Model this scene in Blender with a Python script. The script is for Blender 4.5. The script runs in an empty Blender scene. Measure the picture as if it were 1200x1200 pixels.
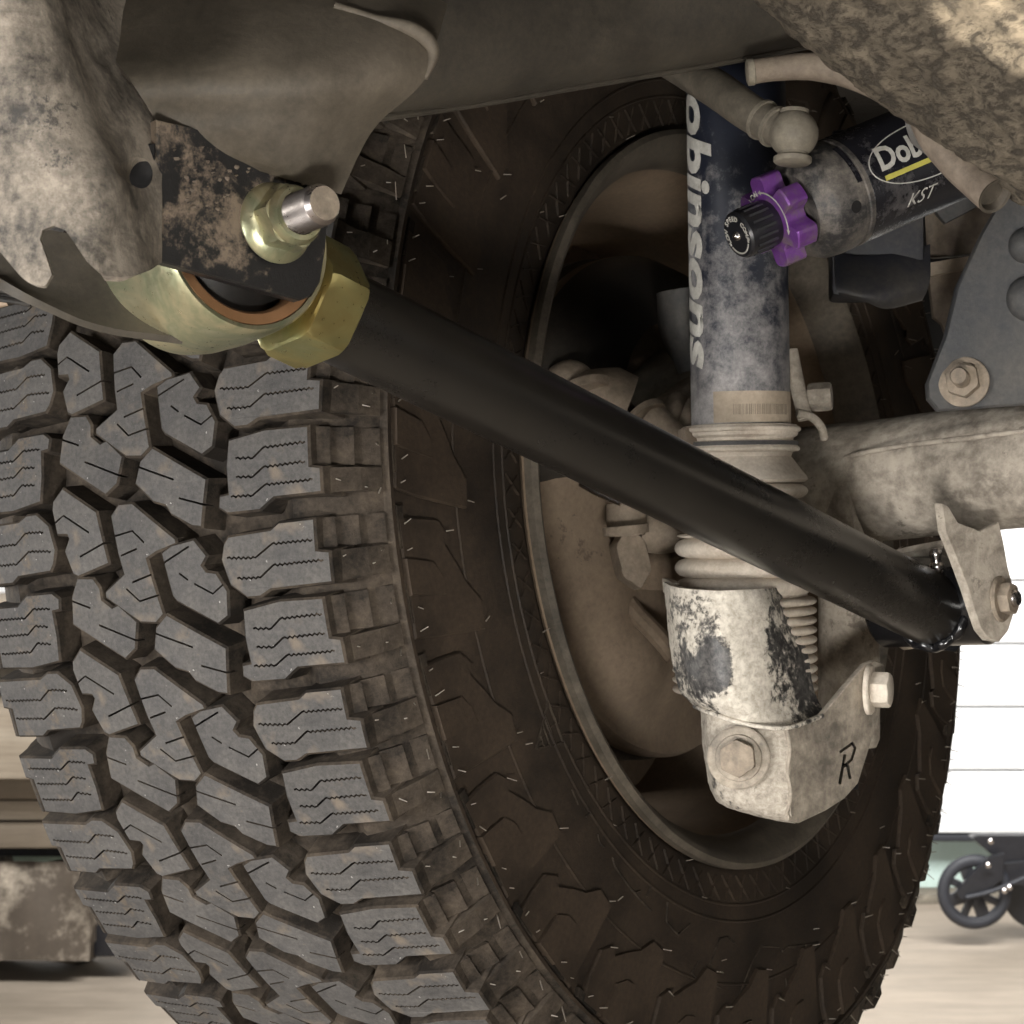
import bpy, bmesh, math, random
import numpy as np
from mathutils import Vector, Matrix, noise
random.seed(7)
PI = math.pi
scene = bpy.context.scene
col = scene.collection

# ------------------------------------------------------------------ camera, world, lamps, exposure
CAM_H = 1.12
FOC = 2600.0 / 1200.0
cam_data = bpy.data.cameras.new('camera'); cam = bpy.data.objects.new('camera', cam_data); col.objects.link(cam)
cam_data.sensor_fit = 'HORIZONTAL'; cam_data.sensor_width = 36.0; cam_data.lens = 36.0 * FOC
cam_data.clip_start = 0.02; cam_data.clip_end = 200.0
cam.location = (0, 0, CAM_H); cam.rotation_euler = (PI / 2, 0, 0)
scene.camera = cam
cam_data.dof.use_dof = True; cam_data.dof.focus_distance = 1.05; cam_data.dof.aperture_fstop = 40

world = bpy.data.worlds.new('World'); scene.world = world; world.use_nodes = True
world.node_tree.nodes['Background'].inputs[0].default_value = (1.0, 0.96, 0.91, 1)
world.node_tree.nodes['Background'].inputs[1].default_value = 0.016

def P(x, y, d):
    """a point of the place from photo coordinates and a distance in metres"""
    return Vector(((x - 600) / 2600 * d, d, CAM_H - (y - 600) / 2600 * d))
def area_lamp(name, loc, aim, sx, sy, power, colour):
    L = bpy.data.lights.new(name, 'AREA'); L.shape = 'RECTANGLE'; L.size = sx; L.size_y = sy; L.energy = power; L.color = colour
    o = bpy.data.objects.new(name, L); col.objects.link(o); o.location = loc
    o.rotation_euler = (Vector(aim) - Vector(loc)).to_track_quat('-Z', 'Y').to_euler()
    return o
area_lamp('key_lamp', (-1.70, -0.55, 1.05), (0.02, 1.15, 1.04), 1.0, 1.1, 70, (1.0, 0.985, 0.965))
area_lamp('work_lamp', (0.02, -0.30, 0.66), (0.16, 1.25, 1.02), 0.22, 0.17, 13.5, (1.0, 0.965, 0.91))
area_lamp('side_fill_lamp', (1.55, 0.05, 1.15), (0.10, 1.35, 1.02), 0.5, 0.5, 1.8, (1.0, 0.95, 0.88))
area_lamp('sheen_lamp', (0.4, -2.6, 2.3), (0.15, 1.2, 1.05), 1.8, 0.16, 17, (1.0, 0.97, 0.90))  # unseen strip lamp, added for the sheen along the arm
area_lamp('doorway_lamp', (-2.5, 3.1, 1.35), (0.0, 1.45, 1.1), 1.3, 1.3, 70, (1.0, 0.97, 0.92))
area_lamp('door_lamp', (1.0, 3.6, 2.6), (0.8, 6.5, 0.8), 2.6, 1.0, 235, (1.0, 0.995, 0.98))
def spot_lamp(name, loc, aim, power, size, blend, colour, radius):
    L = bpy.data.lights.new(name, 'SPOT'); L.energy = power; L.spot_size = math.radians(size); L.spot_blend = blend; L.color = colour; L.shadow_soft_size = radius
    o = bpy.data.objects.new(name, L); col.objects.link(o); o.location = loc
    o.rotation_euler = (Vector(aim) - Vector(loc)).to_track_quat('-Z', 'Y').to_euler()
spot_lamp('sun_patch_lamp', (0.75, -0.95, 0.36), tuple(P(1272, -30, .835)), 1500, 2.4, .03, (1.0, .93, .80), .003)
scene.view_settings.view_transform = 'Standard'; scene.view_settings.look = 'None'
scene.view_settings.exposure = 0.28; scene.view_settings.gamma = 1.0
scene.render.engine = 'CYCLES'
try: scene.cycles.max_bounces = 8
except Exception: pass

# ------------------------------------------------------------------ materials
def mat_base(name):
    m = bpy.data.materials.new(name); m.use_nodes = True
    nt = m.node_tree; b = nt.nodes['Principled BSDF']
    return m, nt, b
def N(nt, t, **kw):
    n = nt.nodes.new(t)
    for k, v in kw.items():
        if k in n.inputs: n.inputs[k].default_value = v
        else: setattr(n, k, v)
    return n
def coords(nt, scale=(1, 1, 1), kind='Object'):
    t = N(nt, 'ShaderNodeTexCoord'); mp = N(nt, 'ShaderNodeMapping'); mp.inputs['Scale'].default_value = scale
    nt.links.new(t.outputs[kind], mp.inputs['Vector']); return mp.outputs[0]
def noise_n(nt, vec, scale, detail=6, rough=0.6, dist=0.0):
    n = N(nt, 'ShaderNodeTexNoise'); n.inputs['Scale'].default_value = scale; n.inputs['Detail'].default_value = detail
    n.inputs['Roughness'].default_value = rough; n.inputs['Distortion'].default_value = dist
    nt.links.new(vec, n.inputs['Vector']); return n.outputs['Fac']
def ramp(nt, fac, stops):
    r = N(nt, 'ShaderNodeValToRGB'); e = r.color_ramp.elements
    while len(e) < len(stops): e.new(0.5)
    for i, (p, c) in enumerate(stops):
        e[i].position = p; e[i].color = (c, c, c, 1) if isinstance(c, (int, float)) else (*c, 1)
    nt.links.new(fac, r.inputs[0]); return r.outputs[0]
def mixc(nt, f, a, b, mode='MIX'):
    m = N(nt, 'ShaderNodeMix'); m.data_type = 'RGBA'; m.blend_type = mode
    for sock, v in ((m.inputs[0], f), (m.inputs[6], a), (m.inputs[7], b)):
        if isinstance(v, (int, float)): sock.default_value = v
        elif isinstance(v, tuple): sock.default_value = (*v, 1)
        else: nt.links.new(v, sock)
    return m.outputs[2]
def bump(nt, h, strength, dist=0.002, prev=None):
    b = N(nt, 'ShaderNodeBump'); b.inputs['Strength'].default_value = strength; b.inputs['Distance'].default_value = dist
    nt.links.new(h, b.inputs['Height'])
    if prev is not None: nt.links.new(prev, b.inputs['Normal'])
    return b.outputs[0]

def dusty(name, base, dust, scale=22, lo=.4, hi=.6, rough=(.5, .9), bumpy=.25, metal=0.0, fine=260, stretch=(1, 1, 1), dark=None, spec=.4, kind='Object', grain=.35, rnd=0.0):
    """paint, metal or rubber under patchy dust"""
    m, nt, b = mat_base(name)
    v = coords(nt, stretch, kind)
    n1 = noise_n(nt, v, scale, 12, .72, .12); n2 = noise_n(nt, v, fine, 6, .75); n3 = noise_n(nt, v, scale * .45, 10, .75)
    sv_ = coords(nt, (5, 5, 1), kind); n4 = noise_n(nt, sv_, scale * .5, 6, .6)
    a1 = N(nt, 'ShaderNodeMath', operation='MULTIPLY_ADD'); nt.links.new(n2, a1.inputs[0]); a1.inputs[1].default_value = .30; a1.inputs[2].default_value = -.15
    a2 = N(nt, 'ShaderNodeMath', operation='ADD'); nt.links.new(n1, a2.inputs[0]); nt.links.new(a1.outputs[0], a2.inputs[1])
    f = ramp(nt, a2.outputs[0], [(lo, 0.0), (hi, 1.0)])
    c = mixc(nt, f, base, dust)
    if dark:
        a3 = N(nt, 'ShaderNodeMath', operation='ADD'); nt.links.new(n3, a3.inputs[0]); nt.links.new(a1.outputs[0], a3.inputs[1])
        c = mixc(nt, ramp(nt, a3.outputs[0], [(.60, 0.0), (.64, .8), (.70, 1.0)]), c, dark)
    c = mixc(nt, grain, c, ramp(nt, n2, [(.3, .35), (.75, 1.0)]), 'MULTIPLY')
    c = mixc(nt, .35, c, ramp(nt, n4, [(.3, .5), (.65, 1.0)]), 'MULTIPLY')
    if rnd:
        oi = N(nt, 'ShaderNodeObjectInfo'); c = mixc(nt, rnd, c, ramp(nt, oi.outputs['Random'], [(0.0, .55), (1.0, 1.0)]), 'MULTIPLY')
    nt.links.new(c, b.inputs['Base Color'])
    nt.links.new(ramp(nt, f, [(0, rough[0]), (1, rough[1])]), b.inputs['Roughness'])
    b.inputs['Specular IOR Level'].default_value = spec
    if metal: nt.links.new(ramp(nt, f, [(0, metal), (1, metal * .2)]), b.inputs['Metallic'])
    nrm = bump(nt, n1, bumpy * .6, .003); nrm = bump(nt, n2, bumpy, .0008, nrm)
    nt.links.new(nrm, b.inputs['Normal'])
    return m
def plain(name, c, rough=.5, metal=0.0, spec=.5):
    m, nt, b = mat_base(name)
    v = coords(nt); n = noise_n(nt, v, 90, 6, .7)
    cc = mixc(nt, .35, c, ramp(nt, n, [(.3, .45), (.7, 1.0)]), 'MULTIPLY')
    nt.links.new(cc, b.inputs['Base Color']); b.inputs['Metallic'].default_value = metal
    nt.links.new(ramp(nt, n, [(.3, rough * .8), (.7, min(1, rough * 1.2))]), b.inputs['Roughness'])
    b.inputs['Specular IOR Level'].default_value = spec
    nt.links.new(bump(nt, noise_n(nt, v, 500, 3), .08, .0005), b.inputs['Normal'])
    return m

M = {}
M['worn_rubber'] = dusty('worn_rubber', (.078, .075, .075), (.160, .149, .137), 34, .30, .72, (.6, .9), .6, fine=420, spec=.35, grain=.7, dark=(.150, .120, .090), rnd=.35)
def specks(m):
    nt = m.node_tree; b = nt.nodes['Principled BSDF']; src = b.inputs['Base Color'].links[0].from_socket
    n = noise_n(nt, coords(nt), 330, 2, .5); k = noise_n(nt, coords(nt), 60, 3, .5)
    c = mixc(nt, ramp(nt, n, [(.735, 0.0), (.77, .8)]), src, (.40, .38, .36)); c = mixc(nt, ramp(nt, k, [(.60, 0.0), (.74, .6)]), c, (.19, .15, .11))
    nt.links.new(c, b.inputs['Base Color'])
specks(M['worn_rubber'])
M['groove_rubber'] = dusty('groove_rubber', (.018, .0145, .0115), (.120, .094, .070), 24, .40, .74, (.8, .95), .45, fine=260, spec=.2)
M['sidewall_rubber'] = dusty('sidewall_rubber', (.022, .016, .0115), (.090, .063, .042), 9, .40, .78, (.6, .88), .4, fine=300, spec=.3)
M['hair_rubber'] = plain('hair_rubber', (.22, .19, .155), .6)
M['rim_metal'] = dusty('rim_metal', (.20, .145, .10), (.30, .225, .155), 9, .35, .7, (.5, .8), .2, spec=.35)
M['rim_lip'] = dusty('rim_lip', (.055, .047, .037), (.165, .138, .106), 16, .35, .65, (.5, .8), .25)
M['shield'] = dusty('shield', (.17, .125, .088), (.27, .205, .145), 12, .35, .68, (.7, .95), .25, dark=(.10, .075, .055))
M['shade_black'] = dusty('shade_black', (.030, .026, .022), (.095, .078, .058), 10, .42, .80, (.55, .9), .3)  # near-black for the painted shade on the brake plate
M['caliper'] = dusty('caliper', (.17, .135, .10), (.34, .275, .21), 30, .35, .65, (.6, .95), .4)
M['axle'] = dusty('axle', (.25, .215, .175), (.50, .44, .365), 46, .36, .58, (.7, .95), .7, dark=(.20, .172, .14), fine=190)
M['tan_paint'] = dusty('tan_paint', (.25, .20, .15), (.40, .325, .25), 14, .36, .66, (.55, .9), .25, dark=(.17, .14, .105))
M['rail_paint'] = dusty('rail_paint', (.050, .044, .036), (.100, .084, .062), 12, .36, .68, (.42, .8), .3, dark=(.034, .032, .030))
M['gusset_paint'] = dusty('gusset_paint', (.085, .072, .055), (.165, .136, .102), 20, .34, .70, (.42, .85), .35)
M['black_paint_muddy'] = dusty('black_paint_muddy', (.018, .017, .017), (.22, .17, .125), 34, .50, .60, (.38, .9), .5, dark=(.03, .028, .026))
M['flange_paint'] = dusty('flange_paint', (.070, .062, .053), (.43, .37, .30), 38, .35, .60, (.5, .9), .6, dark=(.060, .057, .054), fine=300, grain=.5)
M['arm_black'] = dusty('arm_black', (.013, .0115, .010), (.019, .016, .0125), 16, .40, .85, (.27, .36), .025, spec=.7, fine=600, grain=.25)
M['gloss_black'] = plain('gloss_black', (.008, .008, .009), .18, 0, .6)
M['dark_rubber'] = dusty('dark_rubber', (.012, .011, .010), (.05, .042, .034), 20, .5, .75, (.5, .85), .2)
M['steel'] = plain('steel', (.62, .58, .56), .26, 1.0)
M['thread_steel'] = plain('thread_steel', (.44, .40, .385), .30, 1.0)
M['bolt_dirty'] = dusty('bolt_dirty', (.22, .18, .14), (.42, .345, .265), 60, .35, .65, (.5, .9), .3, metal=.25)
M['bronze'] = plain('bronze', (.46, .25, .125), .42, .7)
M['weld'] = plain('weld', (.10, .10, .11), .25, .7)
M['reservoir_paint'] = dusty('reservoir_paint', (.012, .012, .016), (.13, .12, .12), 34, .56, .74, (.22, .7), .3, fine=420)
M['cap_metal'] = dusty('cap_metal', (.040, .039, .040), (.25, .22, .19), 30, .44, .66, (.4, .85), .35, metal=.25)
M['hose'] = dusty('hose', (.10, .088, .07), (.20, .17, .13), 30, .35, .65, (.55, .85), .25)
M['fitting'] = dusty('fitting', (.17, .15, .12), (.30, .265, .205), 40, .35, .65, (.5, .85), .3, metal=.2)
M['purple'] = dusty('purple', (.19, .060, .30), (.17, .12, .14), 50, .46, .62, (.3, .7), .2, metal=.35)
M['print_white'] = dusty('print_white', (.40, .38, .34), (.62, .60, .55), 40, .35, .6, (.6, .8), .05)
M['print_yellow'] = plain('print_yellow', (.55, .50, .10), .5)
M['print_purple'] = plain('print_purple', (.10, .035, .15), .5)
M['boot'] = dusty('boot', (.50, .42, .335), (.72, .645, .545), 18, .34, .62, (.75, .95), .2, fine=300)
M['label_paper'] = dusty('label_paper', (.36, .29, .215), (.47, .39, .30), 40, .35, .65, (.7, .9), .1)
M['barcode'] = plain('barcode', (.22, .18, .135), .8)
M['bluegrey'] = dusty('bluegrey', (.048, .050, .054), (.135, .125, .112), 14, .38, .7, (.5, .85), .3, dark=(.06, .06, .065))
M['dark_box'] = dusty('dark_box', (.022, .023, .030), (.085, .075, .062), 12, .45, .75, (.5, .85), .2)
M['pipe_dirt'] = dusty('pipe_dirt', (.14, .11, .085), (.26, .21, .16), 22, .35, .65, (.5, .9), .35)
M['floor'] = dusty('floor', (.27, .225, .175), (.37, .31, .245), 1.6, .35, .65, (.55, .8), .1, fine=9, stretch=(.4, 2.2, 1))
M['door_white'] = plain('door_white', (.86, .86, .86), .5)
M['pale_green'] = dusty('pale_green', (.48, .62, .50), (.60, .74, .70), 1.2, .35, .65, (.5, .7), .03)
M['plank_dark'] = dusty('plank_dark', (.13, .10, .07), (.21, .17, .125), 3, .35, .65, (.6, .9), .2, stretch=(.3, 3, 6), fine=30)
M['plank'] = dusty('plank', (.27, .215, .155), (.39, .33, .255), 3, .35, .65, (.6, .9), .2, stretch=(.3, 3, 6), fine=30)
M['dirty_block'] = dusty('dirty_block', (.09, .07, .052), (.42, .36, .285), 7, .48, .70, (.8, .95), .4, fine=40)
M['black_plastic'] = plain('black_plastic', (.014, .014, .017), .35)
M['tyre_grey'] = plain('tyre_grey', (.020, .021, .027), .6)
M['inner_black'] = plain('inner_black', (.006, .005, .005), .9)

def zinc():
    m, nt, b = mat_base('yellow_zinc')
    v = coords(nt); n1 = noise_n(nt, v, 28, 5, .6, .8); n2 = noise_n(nt, v, 350, 4, .6)
    c = ramp(nt, n1, [(.30, (.36, .27, .10)), (.45, (.40, .34, .14)), (.58, (.33, .33, .16)), (.72, (.43, .38, .21))])
    nt.links.new(c, b.inputs['Base Color']); b.inputs['Metallic'].default_value = .85
    nt.links.new(ramp(nt, n2, [(.3, .26), (.7, .42)]), b.inputs['Roughness'])
    nt.links.new(bump(nt, n2, .12, .0006), b.inputs['Normal'])
    return m
M['zinc'] = zinc()
def zinc_pale():
    m = zinc(); m.name = 'pale_zinc'
    for n in m.node_tree.nodes:
        if n.type == 'VALTORGB' and len(n.color_ramp.elements) == 4:
            for e, cc in zip(n.color_ramp.elements, ((.48, .41, .22), (.60, .55, .36), (.40, .42, .27), (.62, .58, .42))): e.color = (*cc, 1)
    return m
M['zinc_pale'] = zinc_pale()

def shock_paint():
    """navy paint, dust bloom heavier towards the dirty lower end of the tube"""
    m, nt, b = mat_base('shock_paint')
    v = coords(nt); n1 = noise_n(nt, v, 70, 12, .80, .05); n2 = noise_n(nt, v, 20, 8, .65); n3 = noise_n(nt, v, 500, 5, .75)
    sep = N(nt, 'ShaderNodeSeparateXYZ'); nt.links.new(v, sep.inputs[0])
    g = N(nt, 'ShaderNodeMapRange'); nt.links.new(sep.outputs[2], g.inputs[0])
    g.inputs[1].default_value = .16; g.inputs[2].default_value = -.02; g.inputs[3].default_value = -.20; g.inputs[4].default_value = .14
    a = N(nt, 'ShaderNodeMath', operation='ADD'); nt.links.new(n1, a.inputs[0]); nt.links.new(g.outputs[0], a.inputs[1])
    a2 = N(nt, 'ShaderNodeMath', operation='MULTIPLY_ADD'); nt.links.new(n2, a2.inputs[0]); a2.inputs[1].default_value = .45; nt.links.new(a.outputs[0], a2.inputs[2])
    f = ramp(nt, a2.outputs[0], [(.60, 0.0), (.92, 1.0)])
    c = mixc(nt, f, (.014, .017, .028), (.36, .34, .33))
    c = mixc(nt, .4, c, ramp(nt, n3, [(.3, .4), (.7, 1.0)]), 'MULTIPLY')
    nt.links.new(c, b.inputs['Base Color'])
    nt.links.new(ramp(nt, f, [(0, .36), (1, .85)]), b.inputs['Roughness'])
    nt.links.new(bump(nt, n1, .15, .001), b.inputs['Normal'])
    return m
M['shock_paint'] = shock_paint()

def peeling(upper):
    """black paint chipped down to pale dusty primer"""
    m, nt, b = mat_base('peeling_paint' if upper else 'peeling_pale')
    v = coords(nt); n1 = noise_n(nt, v, 46, 12, .8, .2); n2 = noise_n(nt, v, 240, 8, .75, .3); n3 = noise_n(nt, v, 16, 3, .5)
    a = N(nt, 'ShaderNodeMath', operation='MULTIPLY_ADD'); nt.links.new(n2, a.inputs[0]); a.inputs[1].default_value = .55; nt.links.new(n1, a.inputs[2])
    a2 = N(nt, 'ShaderNodeMath', operation='MULTIPLY_ADD'); nt.links.new(n3, a2.inputs[0]); a2.inputs[1].default_value = .5; nt.links.new(a.outputs[0], a2.inputs[2])
    hgt = a2.outputs[0]
    sep = N(nt, 'ShaderNodeSeparateXYZ'); nt.links.new(v, sep.inputs[0])
    def bell(sock, c, w, amp):
        s_ = N(nt, 'ShaderNodeMath', operation='SUBTRACT'); nt.links.new(sock, s_.inputs[0]); s_.inputs[1].default_value = c
        m_ = N(nt, 'ShaderNodeMath', operation='DIVIDE'); nt.links.new(s_.outputs[0], m_.inputs[0]); m_.inputs[1].default_value = w
        q = N(nt, 'ShaderNodeMath', operation='MULTIPLY'); nt.links.new(m_.outputs[0], q.inputs[0]); nt.links.new(m_.outputs[0], q.inputs[1])
        e = N(nt, 'ShaderNodeMath', operation='MULTIPLY'); nt.links.new(q.outputs[0], e.inputs[0]); e.inputs[1].default_value = -1
        x = N(nt, 'ShaderNodeMath', operation='EXPONENT'); nt.links.new(e.outputs[0], x.inputs[0])
        return x.outputs[0]
    def addm(h, sock, k):
        z = N(nt, 'ShaderNodeMath', operation='MULTIPLY_ADD'); nt.links.new(sock, z.inputs[0]); z.inputs[1].default_value = k; nt.links.new(h, z.inputs[2]); return z.outputs[0]
    def mul(a_, b_):
        z = N(nt, 'ShaderNodeMath', operation='MULTIPLY'); nt.links.new(a_, z.inputs[0]); nt.links.new(b_, z.inputs[1]); return z.outputs[0]
    if upper:      # where the paint has gone: a bare band down the middle, one big patch still black
        hgt = addm(hgt, bell(sep.outputs[0], -.004, .012, 1), .22)
        hgt = addm(hgt, mul(bell(sep.outputs[0], -.0215, .0085, 1), bell(sep.outputs[2], .086, .014, 1)), -.55)
        hgt = addm(hgt, bell(sep.outputs[0], .034, .018, 1), -.10)
    else: hgt = addm(hgt, bell(sep.outputs[0], -.005, .05, 1), .12)
    f = ramp(nt, hgt, [(.92, 0.0), (1.02, .6), (1.20, 1.0)])
    f2 = ramp(nt, n2, [(.35, 0.0), (.62, 1.0)])
    pale = mixc(nt, f2, (.34, .30, .245) if upper else (.22, .19, .155), (.64, .59, .51) if upper else (.48, .43, .36))
    c = mixc(nt, f, mixc(nt, ramp(nt, n2, [(.4, 0.0), (.7, 1.0)]), (.022, .021, .021), (.15, .14, .13)), pale)
    nt.links.new(c, b.inputs['Base Color'])
    nt.links.new(ramp(nt, f, [(0, .45), (1, .9)]), b.inputs['Roughness'])
    nrm = bump(nt, f, .5, .0008); nrm = bump(nt, n2, .35, .0008, nrm)
    nt.links.new(nrm, b.inputs['Normal'])
    return m
M['peeling'] = peeling(True)
M['peeling_pale'] = peeling(False)
M['guard_dust'] = dusty('guard_dust', (.17, .148, .122), (.48, .415, .335), 30, .36, .60, (.6, .95), .6, dark=(.22, .185, .15), fine=170)

def mud():
    m, nt, b = mat_base('dried_mud')
    v = coords(nt, (1, 1.0, 3.2)); n1 = noise_n(nt, v, 62, 12, .74, .25); n2 = noise_n(nt, v, 150, 8, .75, .3); n3 = noise_n(nt, v, 9, 4, .5)
    a = N(nt, 'ShaderNodeMath', operation='MULTIPLY_ADD'); nt.links.new(n2, a.inputs[0]); a.inputs[1].default_value = .35; nt.links.new(n1, a.inputs[2])
    f = ramp(nt, a.outputs[0], [(.56, 0.0), (.66, .8), (.75, 1.0)])
    c = mixc(nt, f, (.058, .047, .035), mixc(nt, n3, (.100, .081, .058), (.165, .135, .098)))
    nt.links.new(c, b.inputs['Base Color']); b.inputs['Roughness'].default_value = .85; b.inputs['Specular IOR Level'].default_value = .3
    nrm = bump(nt, f, .7, .002); nrm = bump(nt, n2, .5, .0012, nrm)
    nt.links.new(nrm, b.inputs['Normal'])
    return m
M['mud'] = mud()

# ------------------------------------------------------------------ building helpers
def thing(name, label, cat, loc, group=None, rot=None):
    o = bpy.data.objects.new(name, None); col.objects.link(o); o.empty_display_size = .02
    o.location = loc
    if rot is not None: o.rotation_euler = rot
    o['label'] = label; o['category'] = cat
    if group: o['group'] = group
    return o
def mesh_of(name, verts, faces, mats, smooth=None, fmat=None, recalc=True):
    me = bpy.data.meshes.new(name); me.from_pydata([tuple(v) for v in verts], [], faces)
    for m in (mats if isinstance(mats, (list, tuple)) else [mats]): me.materials.append(m)
    if fmat:
        for p, i in zip(me.polygons, fmat): p.material_index = i
    if recalc:
        bm = bmesh.new(); bm.from_mesh(me); bmesh.ops.recalc_face_normals(bm, faces=bm.faces); bm.to_mesh(me); bm.free()
    if smooth is not None: smooth_by_angle(me, smooth)
    return me
def smooth_by_angle(me, deg):
    bm = bmesh.new(); bm.from_mesh(me); lim = math.radians(deg)
    for f in bm.faces: f.smooth = True
    for e in bm.edges:
        e.smooth = not (len(e.link_faces) == 2 and e.calc_face_angle(0) > lim)
    bm.to_mesh(me); bm.free()
def link(name, me, parent=None):
    o = bpy.data.objects.new(name, me); col.objects.link(o)
    if parent: o.parent = parent
    return o
def part(name, geo, mats, th, smooth=30, parent=None, fmat=None):
    """geo is in place coordinates; th is the (unrotated) thing it belongs to"""
    verts, faces = geo
    L = Vector(th.location)
    me = mesh_of(name, [Vector(v) - L for v in verts], faces, mats, smooth, fmat)
    return link(name, me, parent or th)
def join(*geos):
    V, Fc = [], []
    for v, f in geos:
        n = len(V); V += list(v); Fc += [tuple(i + n for i in q) for q in f]
    return V, Fc
def frame(o, z, xh=(0, 0, 1)):
    z = Vector(z).normalized(); x = Vector(xh) - z * Vector(xh).dot(z)
    if x.length < 1e-4: x = Vector((1, 0, 0)) - z * z.x
    x.normalize(); y = z.cross(x)
    return Matrix(((x.x, y.x, z.x, o[0]), (x.y, y.y, z.y, o[1]), (x.z, y.z, z.z, o[2]), (0, 0, 0, 1)))
def xf(geo, Mx): return [Mx @ Vector(v) for v in geo[0]], geo[1]
def lathe(prof, n=48, cap0=True, cap1=True, closed=False, wob=None):
    V, Fc = [], []
    for k, (r, z) in enumerate(prof):
        for i in range(n):
            a = 2 * PI * i / n; rr = r + (wob(a, z) if wob else 0)
            V.append((rr * math.cos(a), rr * math.sin(a), z))
    m = len(prof)
    for k in range(m if closed else m - 1):
        for i in range(n):
            j = (i + 1) % n; k2 = (k + 1) % m
            Fc.append((k * n + i, k * n + j, k2 * n + j, k2 * n + i))
    if not closed:
        if cap0: Fc.append(tuple(range(n))[::-1])
        if cap1: Fc.append(tuple(range((m - 1) * n, m * n)))
    return V, Fc
def prism(n, r, z0, z1, ch=0.0, rot=0.0):
    """hex bar with chamfered ends"""
    pr = [(r - ch, z0), (r, z0 + ch * .6), (r, z1 - ch * .6), (r - ch, z1)] if ch else [(r, z0), (r, z1)]
    V, Fc = lathe(pr, n)
    c, s = math.cos(rot), math.sin(rot)
    return [(x * c - y * s, x * s + y * c, z) for x, y, z in V], Fc
def hexnut(r, z0, z1, rot=0.0, hole=0.0):
    """hexagon whose corners are rounded off by the turned chamfer at both ends"""
    V, Fc = [], []; n = 48; m = 6
    rows = [(z0, .0), (z0 + (z1 - z0) * .04, .5), (z0 + (z1 - z0) * .16, 1), (z1 - (z1 - z0) * .16, 1), (z1 - (z1 - z0) * .04, .5), (z1, .0)]
    ap = r * math.cos(PI / 6)
    for z, t in rows:
        lim = ap * .97 + (r - ap * .97) * (t ** .6)
        for i in range(n):
            a = 2 * PI * i / n; q = (a % (PI / 3)) - PI / 6
            rr = min(ap / math.cos(q), lim)
            V.append((rr * math.cos(a + rot), rr * math.sin(a + rot), z))
    for k in range(len(rows) - 1):
        for i in range(n):
            j = (i + 1) % n; Fc.append((k * n + i, k * n + j, (k + 1) * n + j, (k + 1) * n + i))
    Fc.append(tuple(range(n))[::-1]); Fc.append(tuple(range((len(rows) - 1) * n, len(rows) * n)))
    return V, Fc
def spline(pts, n):
    """Catmull-Rom through the points, n samples per span"""
    p = [Vector(q) for q in pts]; p = [2 * p[0] - p[1]] + p + [2 * p[-1] - p[-2]]; out = []
    for i in range(1, len(p) - 2):
        for k in range(n):
            t = k / n; a, b, c, d = p[i - 1], p[i], p[i + 1], p[i + 2]
            out.append(.5 * ((2 * b) + (c - a) * t + (2 * a - 5 * b + 4 * c - d) * t * t + (3 * b - a - 3 * c + d) * t ** 3))
    out.append(p[-2]); return out
def tube(path, r, n=20, sub=6, caps=True, flat=None):
    if sub > 1 and len(path) > 2: 
        rs = r if isinstance(r, (list, tuple)) else [r] * len(path)
        pr = spline([(*Vector(a), ) for a in path], sub); rr = [rs[min(len(rs) - 1, i // sub)] * (1 - (i % sub) / sub) + rs[min(len(rs) - 1, i // sub + 1)] * ((i % sub) / sub) for i in range(len(pr))]
    else:
        pr = [Vector(a) for a in path]; rr = r if isinstance(r, (list, tuple)) else [r] * len(pr)
    V, Fc = [], []; xh = None
    for k, q in enumerate(pr):
        z = (pr[min(k + 1, len(pr) - 1)] - pr[max(k - 1, 0)]).normalized()
        if xh is None: xh = Vector((0, 0, 1)) if abs(z.z) < .9 else Vector((1, 0, 0))
        x = (xh - z * xh.dot(z)).normalized(); y = z.cross(x); xh = x
        for i in range(n):
            a = 2 * PI * i / n; fx, fy = (flat if flat else (1, 1))
            V.append(q + (x * math.cos(a) * fx + y * math.sin(a) * fy) * rr[k])
    for k in range(len(pr) - 1):
        for i in range(n):
            j = (i + 1) % n; Fc.append((k * n + i, k * n + j, (k + 1) * n + j, (k + 1) * n + i))
    if caps: Fc.append(tuple(range(n))[::-1]); Fc.append(tuple(range((len(pr) - 1) * n, len(pr) * n)))
    return V, Fc
def box(c, s, Mx=None, bev=0.0):
    x, y, z = s[0] / 2, s[1] / 2, s[2] / 2
    if bev:
        bm = bmesh.new(); bmesh.ops.create_cube(bm, size=1.0)
        for v in bm.verts: v.co = Vector((v.co.x * s[0], v.co.y * s[1], v.co.z * s[2]))
        bmesh.ops.bevel(bm, geom=bm.edges[:], offset=bev, segments=2, profile=.6, affect='EDGES')
        V = [v.co.copy() + Vector((0, 0, 0)) for v in bm.verts]; bm.verts.index_update(); Fc = [tuple(v.index for v in f.verts) for f in bm.faces]; bm.free()
    else:
        V = [Vector((sx * x, sy * y, sz * z)) for sx in (-1, 1) for sy in (-1, 1) for sz in (-1, 1)]
        Fc = [(0, 1, 3, 2), (4, 6, 7, 5), (0, 4, 5, 1), (2, 3, 7, 6), (0, 2, 6, 4), (1, 5, 7, 3)]
    if Mx is not None: V = [Mx @ v for v in V]
    return [v + Vector(c) for v in V], Fc
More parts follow.
